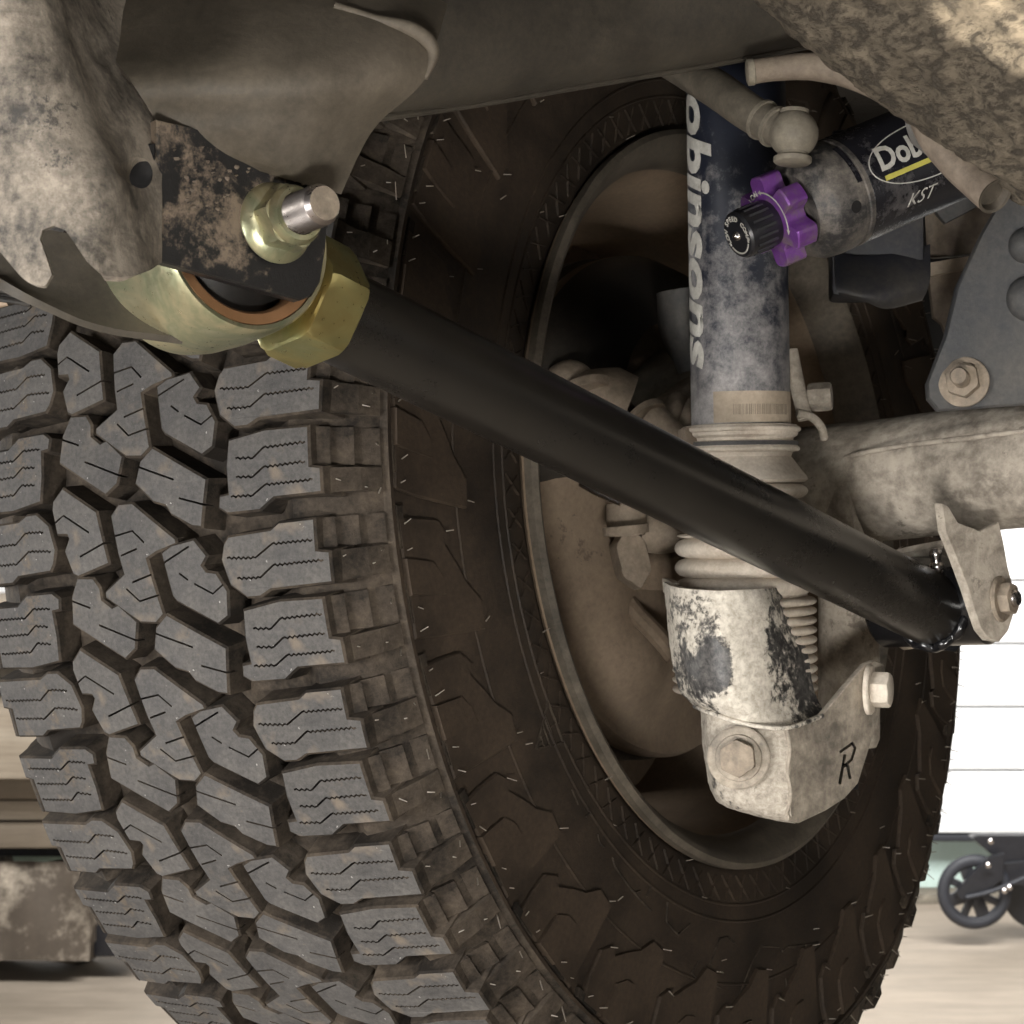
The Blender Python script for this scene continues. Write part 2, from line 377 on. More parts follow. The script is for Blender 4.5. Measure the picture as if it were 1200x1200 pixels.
def plate(outline, thick, bev=.0006):
    """flat plate: outline points in place coordinates, thickness as a vector away from the front"""
    n = len(outline); t = Vector(thick); c = sum((Vector(p) for p in outline), Vector()) / n
    O = [Vector(p) for p in outline]
    I = []
    for i in range(n):
        a, b, d = O[i - 1], O[i], O[(i + 1) % n]
        dirs = ((a - b).normalized() + (d - b).normalized())
        I.append(b + (c - b).normalized() * bev)
    V = I + [o + t.normalized() * bev for o in O] + [o + t for o in O]
    Fc = [tuple(range(n))]
    for k in range(2):
        for i in range(n): j = (i + 1) % n; Fc.append((k * n + i, k * n + j, (k + 1) * n + j, (k + 1) * n + i))
    Fc.append(tuple(range(2 * n, 3 * n))[::-1])
    return V, Fc
def sheet(rows, nu=6, nv=6, thick=.003, rough=0.0, seed=0.0, freq=30.0):
    """curved sheet metal through a grid of points, with real thickness"""
    R = [spline(r, nu) for r in rows]
    cols = [spline([R[k][i] for k in range(len(R))], nv) for i in range(len(R[0]))]
    nx, ny = len(cols), len(cols[0])
    G = np.array([[list(p) for p in c] for c in cols])
    du = np.gradient(G, axis=0); dv = np.gradient(G, axis=1); nn = np.cross(du, dv); nn /= (np.linalg.norm(nn, axis=2, keepdims=True) + 1e-12)
    toward = (G * np.array([1, 1, 1]) - np.array([0, 0, CAM_H]))
    sgn = np.sign((nn * toward).sum(2, keepdims=True)); sgn = np.where(sgn == 0, 1, np.sign(np.median(sgn))); nn = nn * sgn       # points away from the viewer's side
    if rough:
        for i in range(nx):
            for j in range(ny):
                p = Vector(G[i, j]) * freq + Vector((seed, 0, 0))
                G[i, j] += nn[i, j] * rough * (noise.noise(p) + .5 * noise.noise(p * 2.3) + .3 * noise.noise(p * 5.1))
    B = G + nn * thick
    V = [Vector(G[i, j]) for i in range(nx) for j in range(ny)] + [Vector(B[i, j]) for i in range(nx) for j in range(ny)]
    o = nx * ny; ix = lambda i, j: i * ny + j; Fc = []
    for i in range(nx - 1):
        for j in range(ny - 1):
            Fc.append((ix(i, j), ix(i + 1, j), ix(i + 1, j + 1), ix(i, j + 1)))
            Fc.append((o + ix(i, j), o + ix(i, j + 1), o + ix(i + 1, j + 1), o + ix(i + 1, j)))
    for i in range(nx - 1):
        Fc.append((ix(i, 0), o + ix(i, 0), o + ix(i + 1, 0), ix(i + 1, 0))); Fc.append((ix(i, ny - 1), ix(i + 1, ny - 1), o + ix(i + 1, ny - 1), o + ix(i, ny - 1)))
    for j in range(ny - 1):
        Fc.append((ix(0, j), ix(0, j + 1), o + ix(0, j + 1), o + ix(0, j))); Fc.append((ix(nx - 1, j), o + ix(nx - 1, j), o + ix(nx - 1, j + 1), ix(nx - 1, j + 1)))
    return V, Fc
def SP(rows, **kw): return sheet([[P(*q) for q in r] for r in rows], **kw)
def cut(o, cutter_geo):
    """subtract a solid (place coordinates of the object's parent space) from a part"""
    L = o.parent.location if o.parent and o.parent.parent is None else Vector()
    cm = mesh_of('cutter', [Vector(v) - Vector(L) for v in cutter_geo[0]], cutter_geo[1], [])
    co = bpy.data.objects.new('cutter', cm); col.objects.link(co); co.parent = o.parent
    bpy.context.view_layer.update()
    md = o.modifiers.new('cut', 'BOOLEAN'); md.operation = 'DIFFERENCE'; md.solver = 'EXACT'; md.object = co
    dg = bpy.context.evaluated_depsgraph_get()
    me = bpy.data.meshes.new_from_object(o.evaluated_get(dg)); me.name = o.data.name
    o.modifiers.clear(); bpy.data.objects.remove(co)
    o.data = me; return o
def text_geo(s, size, shear=0.0, bold=0.0, align='CENTER', res=3):
    cu = bpy.data.curves.new('lettering', 'FONT'); cu.body = s; cu.size = size; cu.shear = shear; cu.offset = bold; cu.align_x = align; cu.resolution_u = res; cu.fill_mode = 'FRONT'
    o = bpy.data.objects.new('lettering', cu); col.objects.link(o); bpy.context.view_layer.update()
    me = bpy.data.meshes.new_from_object(o.evaluated_get(bpy.context.evaluated_depsgraph_get()))
    V = [v.co.copy() for v in me.vertices]; Fc = [tuple(p.vertices) for p in me.polygons]
    bpy.data.objects.remove(o); bpy.data.curves.remove(cu); bpy.data.meshes.remove(me)
    return V, Fc
def slice_geo(geo, axis, step):
    """cut flat lettering into strips so that it can be wrapped round a tube"""
    bm = bmesh.new(); vs = [bm.verts.new(v) for v in geo[0]]
    for f in geo[1]:
        try: bm.faces.new([vs[i] for i in f])
        except ValueError: pass
    lo = min(v[axis] for v in geo[0]); hi = max(v[axis] for v in geo[0]); q = lo + step
    no = [0, 0, 0]; no[axis] = 1
    while q < hi:
        co = [0, 0, 0]; co[axis] = q
        bmesh.ops.bisect_plane(bm, geom=bm.verts[:] + bm.edges[:] + bm.faces[:], plane_co=co, plane_no=no); q += step
    bm.verts.index_update(); out = [v.co.copy() for v in bm.verts], [tuple(v.index for v in f.verts) for f in bm.faces]; bm.free(); return out
def thicken(geo, d):
    """give flat lettering a little height along z"""
    V, Fc = geo; n = len(V)
    edges = {}
    for f in Fc:
        for i in range(len(f)):
            a, b = f[i], f[(i + 1) % len(f)]; edges[(a, b)] = 1
    out = [tuple(i + n for i in f) for f in Fc] + [tuple(reversed(f)) for f in Fc]
    for (a, b) in edges:
        if (b, a) not in edges: out.append((a, b, b + n, a + n))
    return [Vector(v) for v in V] + [Vector(v) + Vector((0, 0, d)) for v in V], out
def rotm(a): return Matrix.Rotation(a, 4, 'Z')

# ------------------------------------------------------------------ the setting
fl = mesh_of('floor', [(-8, -3, 0), (8, -3, 0), (8, 7.2, 0), (-8, 7.2, 0)], [(0, 1, 2, 3)], M['floor'])
fo = link('floor', fl); fo['kind'] = 'structure'; fo['label'] = 'pale tan concrete workshop floor'

def garage_door():
    t = thing('garage_door', 'white sectional garage door with grooved horizontal slats behind the wheel', 'garage door', (0, 6.5, .18))
    z = .18; k = 0; hs = .185
    proto = None
    while z < 3.0:
        if proto is None:
            g = box((0, 6.5, z + hs / 2), (7.4, .04, hs - .006), None, .006)
            proto = part('door_slat', g, M['door_white'], t, 40)
        else:
            c = proto.copy(); col.objects.link(c); c.parent = t; c.location = (0, 0, z - .18)
        z += hs
    part('backing_sheet', box((0, 6.535, 1.6), (7.4, .02, 2.8)), M['door_white'], t)
    part('bottom_seal', box((0, 6.5, .168), (7.4, .05, .02), None, .006), M['tyre_grey'], t)
garage_door()
sk = thing('threshold_board', 'pale green board under the white garage door beside the scooter', 'board', (0, 6.6, 0))
part('face_board', box((0, 6.6, .085), (7.4, .03, .17), None, .004), M['pale_green'], sk)
part('ground_rail', box((0, 6.4, .014), (7.4, .12, .028), None, .004), M['fitting'], sk)

def timber_stack():
    D = 5.3; k = D / 2600
    t = thing('timber_stack', 'stack of tan boards and rails on a dirt splashed block behind the tyre tread', 'timber stack', (-1.1, D, 0))
    def band(y0, y1, x1, depth, m, name, off=0.0):
        a = P(-420, y0, D); b = P(x1, y1, D)
        part(name, box(((a.x + b.x) / 2, D + depth / 2 + off, (a.z + b.z) / 2), (b.x - a.x, depth, a.z - b.z), None, .012), M[m], t)
    band(702, 722, 120, .5, 'plank', 'plank', -.06); band(724, 762, 124, .46, 'plank_dark', 'plank', .03); band(768, 800, 110, .3, 'rim_lip', 'plank', .12)
    band(824, 908, 150, .5, 'plank', 'plank', -.10); band(911, 936, 146, .45, 'plank_dark', 'plank', -.02); band(938, 962, 152, .45, 'plank', 'plank', .0)
    band(964, 992, 156, .45, 'plank_dark', 'plank', -.04); band(800, 824, 130, .2, 'inner_black', 'gap_shade', .2)
    band(994, 1012, 150, .3, 'inner_black', 'gap_shade', .10)  # black boxes paint the shade in the gaps between boards
    a = P(-420, 1012, D); b = P(104, 1124, D)
    g = SP([[(x, 1010, D + .02 * math.sin(x * .05)) for x in range(-420, 106, 35)], [(x, 1050, D - .03 + .015 * math.sin(x * .11)) for x in range(-420, 106, 35)], [(x, 1126, D - .05) for x in range(-420, 106, 35)]], nu=2, nv=4, thick=.3, rough=.012, freq=8)
    part('dirty_block', g, M['dirty_block'], t, 50)
    a = P(108, 1030, D); b = P(168, 1122, D)
    part('foot', box(((a.x + b.x) / 2, D + .1, (a.z + b.z) / 2), (b.x - a.x, .2, a.z - b.z), None, .01), M['black_plastic'], t)
timber_stack()
def slat_crate():
    D = 4.4
    t = thing('slatted_crate', 'brown slatted crate showing at the left edge above the tread', 'crate', P(-60, 440, D))
    for i, y in enumerate((352, 374, 396, 416, 434)):
        a = P(-200, y - 9, D); b = P(30 - i * 3, y + 8, D)
        part('slat', box(((a.x + b.x) / 2, D, (a.z + b.z) / 2), (b.x - a.x, .06, a.z - b.z - .003), rotm(0) @ Matrix.Rotation(math.radians(-12), 4, 'Y'), .006), M['rim_metal'], t)
    a = P(-200, 335, D); b = P(14, 440, D)
    part('backing_board', box(((a.x + b.x) / 2, D + .06, (a.z + b.z) / 2), (b.x - a.x, .02, a.z - b.z)), M['dark_rubber'], t)
slat_crate()

def scooter():
    D = 5.7; k = D / 2600
    W = P(1142, 1045, D); R = 44 * k
    t = thing('scooter', 'black folded scooter with spoked wheel parked by the white garage door', 'scooter', (W.x, D, 0))
    Fm = frame(W, (0, -1, 0), (1, 0, 0))
    ty = [(R - .0165 + .0165 * math.cos(a), .014 * math.sin(a)) for a in [2 * PI * i / 16 for i in range(16)]]
    wh = part('wheel', xf(lathe([(R * .72, -.012), (R * .80, -.012), (R * .80, .012), (R * .72, .012)], 40, closed=True), Fm), M['black_plastic'], t)
    part('tyre', xf(lathe(ty, 40, closed=True), Fm), M['tyre_grey'], t, parent=wh)
    part('hub', xf(lathe([(R * .16, -.02), (R * .2, -.016), (R * .2, .016), (R * .16, .02)], 24), Fm), M['black_plastic'], t, parent=wh)
    for i in range(8):
        a = 2 * PI * i / 8 + .35
        g = box((0, 0, 0), (R * .62, .020 if i % 2 else .034, .014), None, .003)
        g = ([rotm(a) @ (v + Vector((R * .47, 0, 0))) for v in g[0]], g[1])
        part('spoke', xf(g, Fm), M['black_plastic'], t, parent=wh)
    def bar(pts, th, m, name, off=-.03):
        o = [P(x, y, D + off) for x, y in pts]; return part(name, plate(o, (0, th, 0), .003), M[m], t, 30)
    bar([(1120, 1046), (1136, 1026), (1160, 1004), (1178, 1000), (1176, 1030), (1158, 1046), (1134, 1056), (1124, 1054)], .018, 'black_plastic', 'fork')
    bar([(1139, 982), (1145, 979), (1215, 979), (1215, 1012), (1176, 1012), (1160, 1000)], .05, 'black_plastic', 'deck', .02)
    bar([(1160, 1014), (1176, 1012), (1215, 1008), (1215, 1040), (1180, 1036)], .04, 'black_plastic', 'frame', .0)
    part('brace_tube', tube([P(1132, 1052, D - .04), P(1164, 1044, D - .04), P(1212, 1024, D - .04)], .006, 10, 4), M['tyre_grey'], t)
    for q in ((1161, 986), (1158, 1014), (1183, 1040), (1177, 1044)):
        part('bolt', xf(lathe([(.004, 0), (.007, .001), (.007, .004), (.004, .006)], 12), frame(P(*q, D - .05), (0, -1, 0))), M['steel'], t)
    W2 = P(1218, 1046, D + .1); F2 = frame(W2, (0, -1, 0), (1, 0, 0))
    w2 = part('wheel', xf(lathe([(.004, -.012), (R * .8, -.016), (R * .95, -.012), (R, 0), (R * .95, .012), (R * .8, .016), (.004, .012)], 40), F2), M['black_plastic'], t)
scooter()

# ------------------------------------------------------------------ wheel
WC = Vector((.13963, 1.38686, .00985 + CAM_H))
U_ = Vector((-.55966309, -.82872023, 0)); V_ = Vector((-.0777334, .05249602, .99559112)); A_ = Vector((-.82506651, .55719561, -.09379932))
WM = Matrix(((U_.x, V_.x, A_.x), (U_.y, V_.y, A_.y), (U_.z, V_.z, A_.z)))
wheel = thing('wheel', 'dusty off road wheel with deep block tread hanging from the axle', 'wheel', WC, rot=WM.to_euler())
NP = 29; RT = .3950; PER = 360 / NP; VMID = .1380
def crown(v): return RT - .0065 * ((v - VMID) / .120) ** 2
side_r = [.3835, .378, .371, .363, .3562, .3545, .3522, .3513, .338, .322, .300, .280, .262, .247, .240, .233, .228, .222]
side_v = [.0400, .0262, .0160, .0090, .0046, .0012, .0010, .0042, .0052, .0042, .0022, .0018, .0025, .0045, .0062, .0068, .0085, .014]
def sv(r): return float(np.interp(r, side_r[::-1], side_v[::-1]))
def pol(r, th, v): a = math.radians(th); return Vector((r * math.cos(a), r * math.sin(a), v))
GD = .0155
prof = [(r, v) for r, v in zip(side_r, side_v)][::-1]
mid = [(crown(v) - GD, v) for v in np.linspace(.052, 2 * VMID - .052, 9)]
out = [(r, 2 * VMID - v) for r, v in zip(side_r, side_v)]
tp = prof + mid + out
nseg = 248
V, Fc = lathe(tp, nseg, closed=True)
fm = []
for k in range(len(tp)):
    r0 = (tp[k][0] + tp[(k + 1) % len(tp)][0]) / 2
    fm += [0 if r0 > .3540 else 1] * nseg
tyre = link('tyre', mesh_of('tyre', V, Fc, [M['groove_rubber'], M['sidewall_rubber']], 25, fm), wheel)

BL = {
'b':([(5.23,0.072), (5.73,0.0491), (5.59,0.0232), (2.29,0.0232), (2.09,0.0169), (-0.03,0.017), (-0.01,0.0452), (-0.91,0.0541), (-0.89,0.0744), (-0.3,0.0799), (0.72,0.0788), (0.8,0.0734), (2.99,0.0738)],[[(3.59,0.0674), (3.48,0.0565), (4.19,0.0503), (4.25,0.0255)],[(2.04,0.0675), (1.94,0.0571), (2.59,0.0508), (2.66,0.0259)],[(0.49,0.0713), (0.43,0.0578), (1.14,0.0503), (1.12,0.0221)]]),
'c':([(-2.85,0.0787), (-2.25,0.0755), (-2.08,0.0492), (-1.56,0.0441), (-1.56,0.0227), (-4.15,0.0234), (-4.36,0.0159), (-6.95,0.0164), (-7.01,0.0532), (-7.5,0.0597), (-7.48,0.0679), (-6.3,0.0775), (-4.12,0.0813)],[[(-4.04,0.0772), (-4.26,0.0598), (-3.29,0.0491), (-3.31,0.0251)],[(-5.79,0.0724), (-5.91,0.0583), (-5.03,0.0498), (-5.02,0.0202)]]),
'H':([(10.59,0.1204), (11.41,0.1129), (11.56,0.0964), (9.21,0.089), (8.35,0.0934), (7.91,0.0912), (7.73,0.085), (6.31,0.0792), (4.45,0.0811), (3.91,0.0885), (5.88,0.1131), (6.32,0.1155)],[[(8.8,0.1189), (9.82,0.1007)],[(7.95,0.109), (7.4,0.1037)],[(7.07,0.0999), (6.21,0.089), (6.78,0.0819)]]),
'Z':([(0.35,0.1524), (1.2,0.1463), (1.14,0.1362), (-1.89,0.1087), (-2.32,0.1081), (-2.77,0.1224), (-3.16,0.1291), (-7.37,0.1226), (-8.0,0.1289), (-7.84,0.1398), (-5.73,0.162), (-5.25,0.1618), (-4.07,0.147), (-2.49,0.1495)],[[(-1.2,0.1504), (-0.96,0.1376), (-1.93,0.1302)],[(-2.71,0.1471), (-2.32,0.1355)],[(-4.77,0.1413), (-4.34,0.1277)],[(-5.2,0.1461), (-6.22,0.1379), (-5.91,0.1247)]]),
'A':([(2.03,0.1951), (3.01,0.187), (0.83,0.1619), (-3.22,0.1558), (-3.98,0.1799), (-3.72,0.1837), (-1.89,0.1886), (-0.98,0.1845), (-0.7,0.1854), (-0.6,0.1931), (1.35,0.196)],[[(0.36,0.1938), (0.85,0.1871), (-0.7,0.1687)],[(-2.43,0.1769), (-1.55,0.1568)]]),
'C':([(7.0,0.1871), (8.44,0.181), (8.3,0.1688), (7.48,0.1646), (6.6,0.1644), (5.95,0.158), (6.14,0.1534), (4.71,0.1416), (2.64,0.1461), (1.91,0.1549), (4.88,0.1894)],[[(6.73,0.1876), (6.03,0.1739)],[(4.7,0.1696), (3.18,0.1429)]]),
'D':([(4.16,0.1302), (5.08,0.1213), (2.18,0.0858), (-1.34,0.091), (-1.18,0.0974), (-0.14,0.1107), (0.56,0.1139), (0.94,0.1221), (2.49,0.1341)],[[(3.72,0.1313), (2.42,0.1075)],[(1.01,0.1046), (0.25,0.0872)]]),
}
def squeeze(g, c0, c1, k): return ([(c1 + (t - c0) * k, v) for t, v in g[0]], [[(c1 + (t - c0) * k, v) for t, v in q] for q in g[1]])
BL['b'] = squeeze(BL['b'], 2.78, 2.66, .885); BL['c'] = squeeze(BL['c'], -4.25, -3.93, .885)
BL['H'] = ([(9.6, .1196), (10.10, .1122), (10.35, .0970), (9.0, .0893)] + BL['H'][0][4:], BL['H'][1])
def rot180(pl): return [(-5.5 - t, 2 * VMID - v) for t, v in pl]
for k in ('b', 'c'):
    pl, sp = BL[k]; BL[k + 'o'] = (rot180(pl), [rot180(s) for s in sp])
def area2(p): return sum(p[i][0] * p[(i + 1) % len(p)][1] - p[(i + 1) % len(p)][0] * p[i][1] for i in range(len(p)))
def offset(p, d):
    n = len(p); o = []
    for i in range(n):
        a, b, c = Vector(p[i - 1]), Vector(p[i]), Vector(p[(i + 1) % n])
        n1 = Vector(((b - a).y, -(b - a).x)).normalized(); n2 = Vector(((c - b).y, -(c - b).x)).normalized()
        m = n1 + n2; m = m / max(.6, m.dot(n1) * 1.0) if m.length > 1e-6 else n1
        o.append(tuple(b + m * d))
    return o
def densify(line, wig):
    o = []
    for (a, b), w in zip(zip(line, line[1:]), wig):
        a, b = Vector(a), Vector(b); L = (b - a).length; n = max(1, int(L / .0014)) if w else 1
        nn = Vector((-(b - a).y, (b - a).x)).normalized()
        for i in range(n): o.append(tuple(a + (b - a) * i / n + nn * (.0005 * (1 if i % 2 else -1) if w and 0 < i else 0)))
    o.append(tuple(line[-1])); return o
def ribbon(line, w, z0, z1):
    L = [Vector(p) for p in line]; n = len(L); l, r = [], []
    for i in range(n):
        d = (L[min(i + 1, n - 1)] - L[max(i - 1, 0)]).normalized(); nn = Vector((-d.y, d.x))
        l.append(L[i] + nn * w); r.append(L[i] - nn * w)
    V = []
    for z in (z0, z1):
        V += [(p.x, p.y, z) for p in l] + [(p.x, p.y, z) for p in r]
    Fc = []; m = 2 * n
    for i in range(n - 1):
        Fc.append((i, i + 1, n + i + 1, n + i)); Fc.append((m + i, m + n + i, m + n + i + 1, m + i + 1))
        Fc.append((i, m + i, m + i + 1, i + 1)); Fc.append((n + i, n + i + 1, m + n + i + 1, m + n + i))
    Fc.append((0, n, m + n, m)); Fc.append((n - 1, m + n - 1, m + 2 * n - 1, 2 * n - 1))
    return V, Fc
def lug_strip(t0, t1, pr, n=2):
    """part of the shoulder that runs down the tyre's side: a radial profile swept through an angle"""
    pts = []
    for i in range(n + 1):
        th = t0 + (t1 - t0) * i / n
        pts.append([pol(r, th, v) for r, v in pr] + [pol(pr[-1][0] - .001, th, .016), pol(pr[0][0] - .009, th, .044)])
    m = len(pts[0]); V = [p for q in pts for p in q]; Fc = []
    for i in range(n):
        for k in range(m): k2 = (k + 1) % m; Fc.append((i * m + k, i * m + k2, (i + 1) * m + k2, (i + 1) * m + k))
    Fc.append(tuple(range(m))); Fc.append(tuple(range(n * m, n * m + m))[::-1])
    return V, Fc
STAIR = [(.3888, .0292), (.3878, .0262), (.3795, .0178), (.3782, .0212), (.3695, .0108), (.3682, .0142), (.3580, .0036), (.3566, .0064)]
SMOOTH = [(.3888, .0222), (.3876, .0192), (.379, .0138), (.369, .0078), (.3580, .0032), (.3566, .0060)]
def block_mesh(k):
    pl, sp = BL[k]; kk = RT * PI / 180
    p = [(t * kk, v) for t, v in pl]; S = [[(t * kk, v) for t, v in s] for s in sp]
    if area2(p) < 0: p = p[::-1]
    p = offset(p, .0003)
    n = len(p); top = offset(p, -.0012); base = offset(p, .0017)
    V = [(x, y, 0) for x, y in top] + [(x, y, -.0010) for x, y in p] + [(x, y, -GD - .001) for x, y in base]
    Fc = [tuple(range(n))]
    for r in range(2):
        for i in range(n): j = (i + 1) % n; Fc.append((r * n + i, (r + 1) * n + i, (r + 1) * n + j, r * n + j))
    Fc.append(tuple(range(2 * n, 3 * n))[::-1])
    me = mesh_of('tread_block', V, Fc, [])
    o = bpy.data.objects.new('tread_block', me); col.objects.link(o)
    for s in S:
        wig = [len(s) == 4 and i in (0, 2) for i in range(len(s) - 1)]
        cm = mesh_of('cutter', *ribbon(densify(s, wig), .00050, -.006, .002), [])
        co = bpy.data.objects.new('cutter', cm); col.objects.link(co)
        md = o.modifiers.new('cut', 'BOOLEAN'); md.operation = 'DIFFERENCE'; md.solver = 'EXACT'; md.object = co
        me2 = bpy.data.meshes.new_from_object(o.evaluated_get(bpy.context.evaluated_depsgraph_get()))
        o.modifiers.clear(); o.data = me2; bpy.data.objects.remove(co)
    me = o.data; bpy.data.objects.remove(o)
    bm = bmesh.new(); bm.from_mesh(me); bm.normal_update()
    # long faces follow the crown only if they are cut across
    for q in np.arange(-.05, .09, .008): bmesh.ops.bisect_plane(bm, geom=bm.verts[:] + bm.edges[:] + bm.faces[:], plane_co=(q, 0, 0), plane_no=(1, 0, 0))
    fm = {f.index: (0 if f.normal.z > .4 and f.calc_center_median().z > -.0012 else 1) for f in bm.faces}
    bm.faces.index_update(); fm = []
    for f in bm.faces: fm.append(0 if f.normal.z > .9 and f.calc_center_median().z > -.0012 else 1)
    V = []
    for v in bm.verts:
        s, w, h = v.co; V.append(pol(crown(w) + h, math.degrees(s / RT), w))
    bm.verts.index_update(); Fc = [tuple(v.index for v in f.verts) for f in bm.faces]; bm.free()
    extra = []
    if k == 'b': extra = [lug_strip(5.12, 2.24, STAIR), lug_strip(2.03, 0.2, SMOOTH)]
    if k == 'c': extra = [lug_strip(-1.57, -3.82, STAIR), lug_strip(-4.05, -6.3, SMOOTH)]
    if k in ('bo', 'co'):
        a, b_ = (-5.5 - 5.12, -5.5 - 0.2) if k == 'bo' else (-5.5 + 1.57, -5.5 + 6.3)
        g = lug_strip(a, b_, SMOOTH); extra = [([Vector((v.x, v.y, 2 * VMID - v.z)) for v in g[0]], g[1])]
    for g in extra:
        n0 = len(V); V += list(g[0]); Fc += [tuple(i + n0 for i in f) for f in g[1]]; fm += [1] * len(g[1])
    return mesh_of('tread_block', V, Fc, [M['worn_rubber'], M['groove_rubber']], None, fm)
for k in BL:
    me = block_mesh(k); o0 = link('tread_block', me, tyre)
    for i in range(1, NP):
        o = o0.copy(); col.objects.link(o); o.parent = tyre; o.rotation_euler = (0, 0, math.radians(PER * i))

# lugs moulded on the inner sidewall
def side_patch(pl, h, bev=.0015):
    c = (sum(t for t, r in pl) / len(pl), sum(r for t, r in pl) / len(pl)); n = len(pl)
    top = [(t + (c[0] - t) * .03, r + (c[1] - r) * .03) for t, r in pl]
    V = [pol(r, t, sv(r) - h) for t, r in top] + [pol(r, t, sv(r) - h * .6) for t, r in pl] + [pol(r, t, sv(r) + .002) for t, r in pl]
    Fc = [tuple(range(n))]
    for k in range(2):
        for i in range(n): j = (i + 1) % n; Fc.append((k * n + i, k * n + j, (k + 1) * n + j, (k + 1) * n + i))
    return V, Fc
lugp = [(-2.0,.3497),(-2.1,.334),(-2.4,.317),(-4.0,.310),(-4.8,.314),(-7.0,.306),(-9.0,.3005),(-11.2,.2905),(-14.0,.2925),(-13.6,.305),(-13.1,.320),(-12.6,.335),(-12.1,.3497)]
padp = [(-5.4,.3495),(-6.1,.327),(-7.6,.321),(-9.3,.3200),(-8.9,.335),(-8.5,.3495)]
g1 = side_patch(lugp, .0027); g2 = side_patch(padp, .0048)
gg = join(g1, g2)
l0 = link('sidewall_lug', mesh_of('sidewall_lug', gg[0], gg[1], M['sidewall_rubber'], 20), tyre)
for i in range(1, NP):
    o = l0.copy(); col.objects.link(o); o.parent = tyre; o.rotation_euler = (0, 0, math.radians(PER * i))
# small raised key blocks along the ridge
V, Fc = [], []
for i in range(2 * NP):
    t = i * PER / 2 - 1.0
    g = side_patch([(t, .3500), (t, .3445), (t - 3.6, .3445), (t - 3.6, .3500)], .0026)
    n0 = len(V); V += g[0]; Fc += [tuple(q + n0 for q in f) for f in g[1]]
o = link('ridge_key', mesh_of('ridge_key', V, Fc, M['groove_rubber'], None), tyre); o['kind'] = 'stuff'
# vent hairs left by the mould
def hairs():
    V, Fc = [], []
    rng = random.Random(3)
    def hair(r, t, v, d, L):
        b = pol(r, t, v); d = Vector(d).normalized(); x = d.orthogonal().normalized(); y = d.cross(x); n0 = len(V); w = .00045
        for i in range(4): V.append(b + (x * math.cos(i * PI / 2) + y * math.sin(i * PI / 2)) * w)
        bend = Vector((rng.uniform(-.3, .3), rng.uniform(-.3, .3), 0)) * L
        for i in range(4): V.append(b + d * L + bend + (x * math.cos(i * PI / 2) + y * math.sin(i * PI / 2)) * w * .6)
        for i in range(4): j = (i + 1) % 4; Fc.append((n0 + i, n0 + j, n0 + 4 + j, n0 + 4 + i))
        Fc.append((n0 + 4, n0 + 5, n0 + 6, n0 + 7))
    for i in range(NP):
        o = i * PER
        for r, t in ((.380, 1.3), (.367, .7), (.380, -4.7), (.367, -5.4)):
            hair(r, t + o + rng.uniform(-.2, .2), .0150 if r > .375 else .0070, (rng.uniform(-.4, .4), rng.uniform(-.4, .4), -1), rng.uniform(.002, .0045))
        for r, t in ((.345, -2.6), (.345, -4.8), (.343, -9.6), (.312, -3.6), (.292, -13.2), (.345, -11.6)):
            if rng.random() < .9: hair(r, t + o, sv(r) - .003, (rng.uniform(-.5, .5), rng.uniform(-.5, .5), -1), rng.uniform(.003, .0055))
        if i % 2:
            hair(.285, o - 3, sv(.285), (0, .4, -1), .004); hair(.25, o + 2, sv(.25), (.3, 0, -1), .004)
            hair(.232, o + 6, sv(.232), (-.3, .2, -1), .005)
        for q in range(3):
            t = o + q * 4; a = math.radians(t); hair(.358, t, .006, (math.cos(a), math.sin(a), -.8), rng.uniform(.006, .012))
    return V, Fc
V, Fc = hairs(); o = link('vent_hair', mesh_of('vent_hair', V, Fc, M['hair_rubber']), tyre); o['kind'] = 'stuff'
# moulded rings, warning triangle and cross-hatching near the bead
for r, h in ((.2985, .0009), (.2615, .0010), (.2515, .0010)):
    g = lathe([(r - .0012, sv(r - .0012) + .0006), (r - .0004, sv(r) - h), (r + .0004, sv(r) - h), (r + .0012, sv(r + .0012) + .0006)], 180, closed=True)
    link('moulded_ring', mesh_of('moulded_ring', g[0], g[1], M['sidewall_rubber'], 50), tyre)
def side_bar(t0, r0, t1, r1, w, h):
    a, b = pol(r0, t0, 0), pol(r1, t1, 0); d = (b - a).normalized(); n = Vector((-d.y, d.x, 0)) * w; Vv = []
    for s, q in ((-1, .001), (-.5, -h), (.5, -h), (1, .001)):
        for p in (a, b):
            pp = p + n * s; r = math.hypot(pp.x, pp.y); Vv.append(Vector((pp.x, pp.y, sv(r) + q)))
    return Vv, [(0, 1, 3, 2), (2, 3, 5, 4), (4, 5, 7, 6), (0, 2, 4, 6), (1, 7, 5, 3)]
tri = [(-26.4, .2516), (-29.2, .2790), (-32.3, .2530)]
gs = [side_bar(*tri[i], *tri[(i + 1) % 3], .0009, .0012) for i in range(3)]
for q in (.3, .5, .7):
    p = [(tri[0][0] * (1 - q) + tri[1][0] * q, tri[0][1] * (1 - q) + tri[1][1] * q), (tri[2][0] * (1 - q) + tri[1][0] * q, tri[2][1] * (1 - q) + tri[1][1] * q)]
    gs.append(side_bar(*p[0], *p[1], .0006, .0009))
gs.append(side_bar(*tri[1], (tri[0][0] + tri[2][0]) / 2, .2525, .0006, .0009))
g = join(*gs); link('mountain_emblem', mesh_of('mountain_emblem', g[0], g[1], M['groove_rubber']), tyre)
gs = []
for i in range(84):
    t = i * 360 / 84
    gs.append(side_bar(t, .2340, t + 2.6, .2490, .0006, .0011)); gs.append(side_bar(t + 2.6, .2340, t, .2490, .0006, .0011))
g = join(*gs); o = link('bead_hatching', mesh_of('bead_hatching', g[0], g[1], M['sidewall_rubber']), tyre); o['kind'] = 'stuff'
gs = []
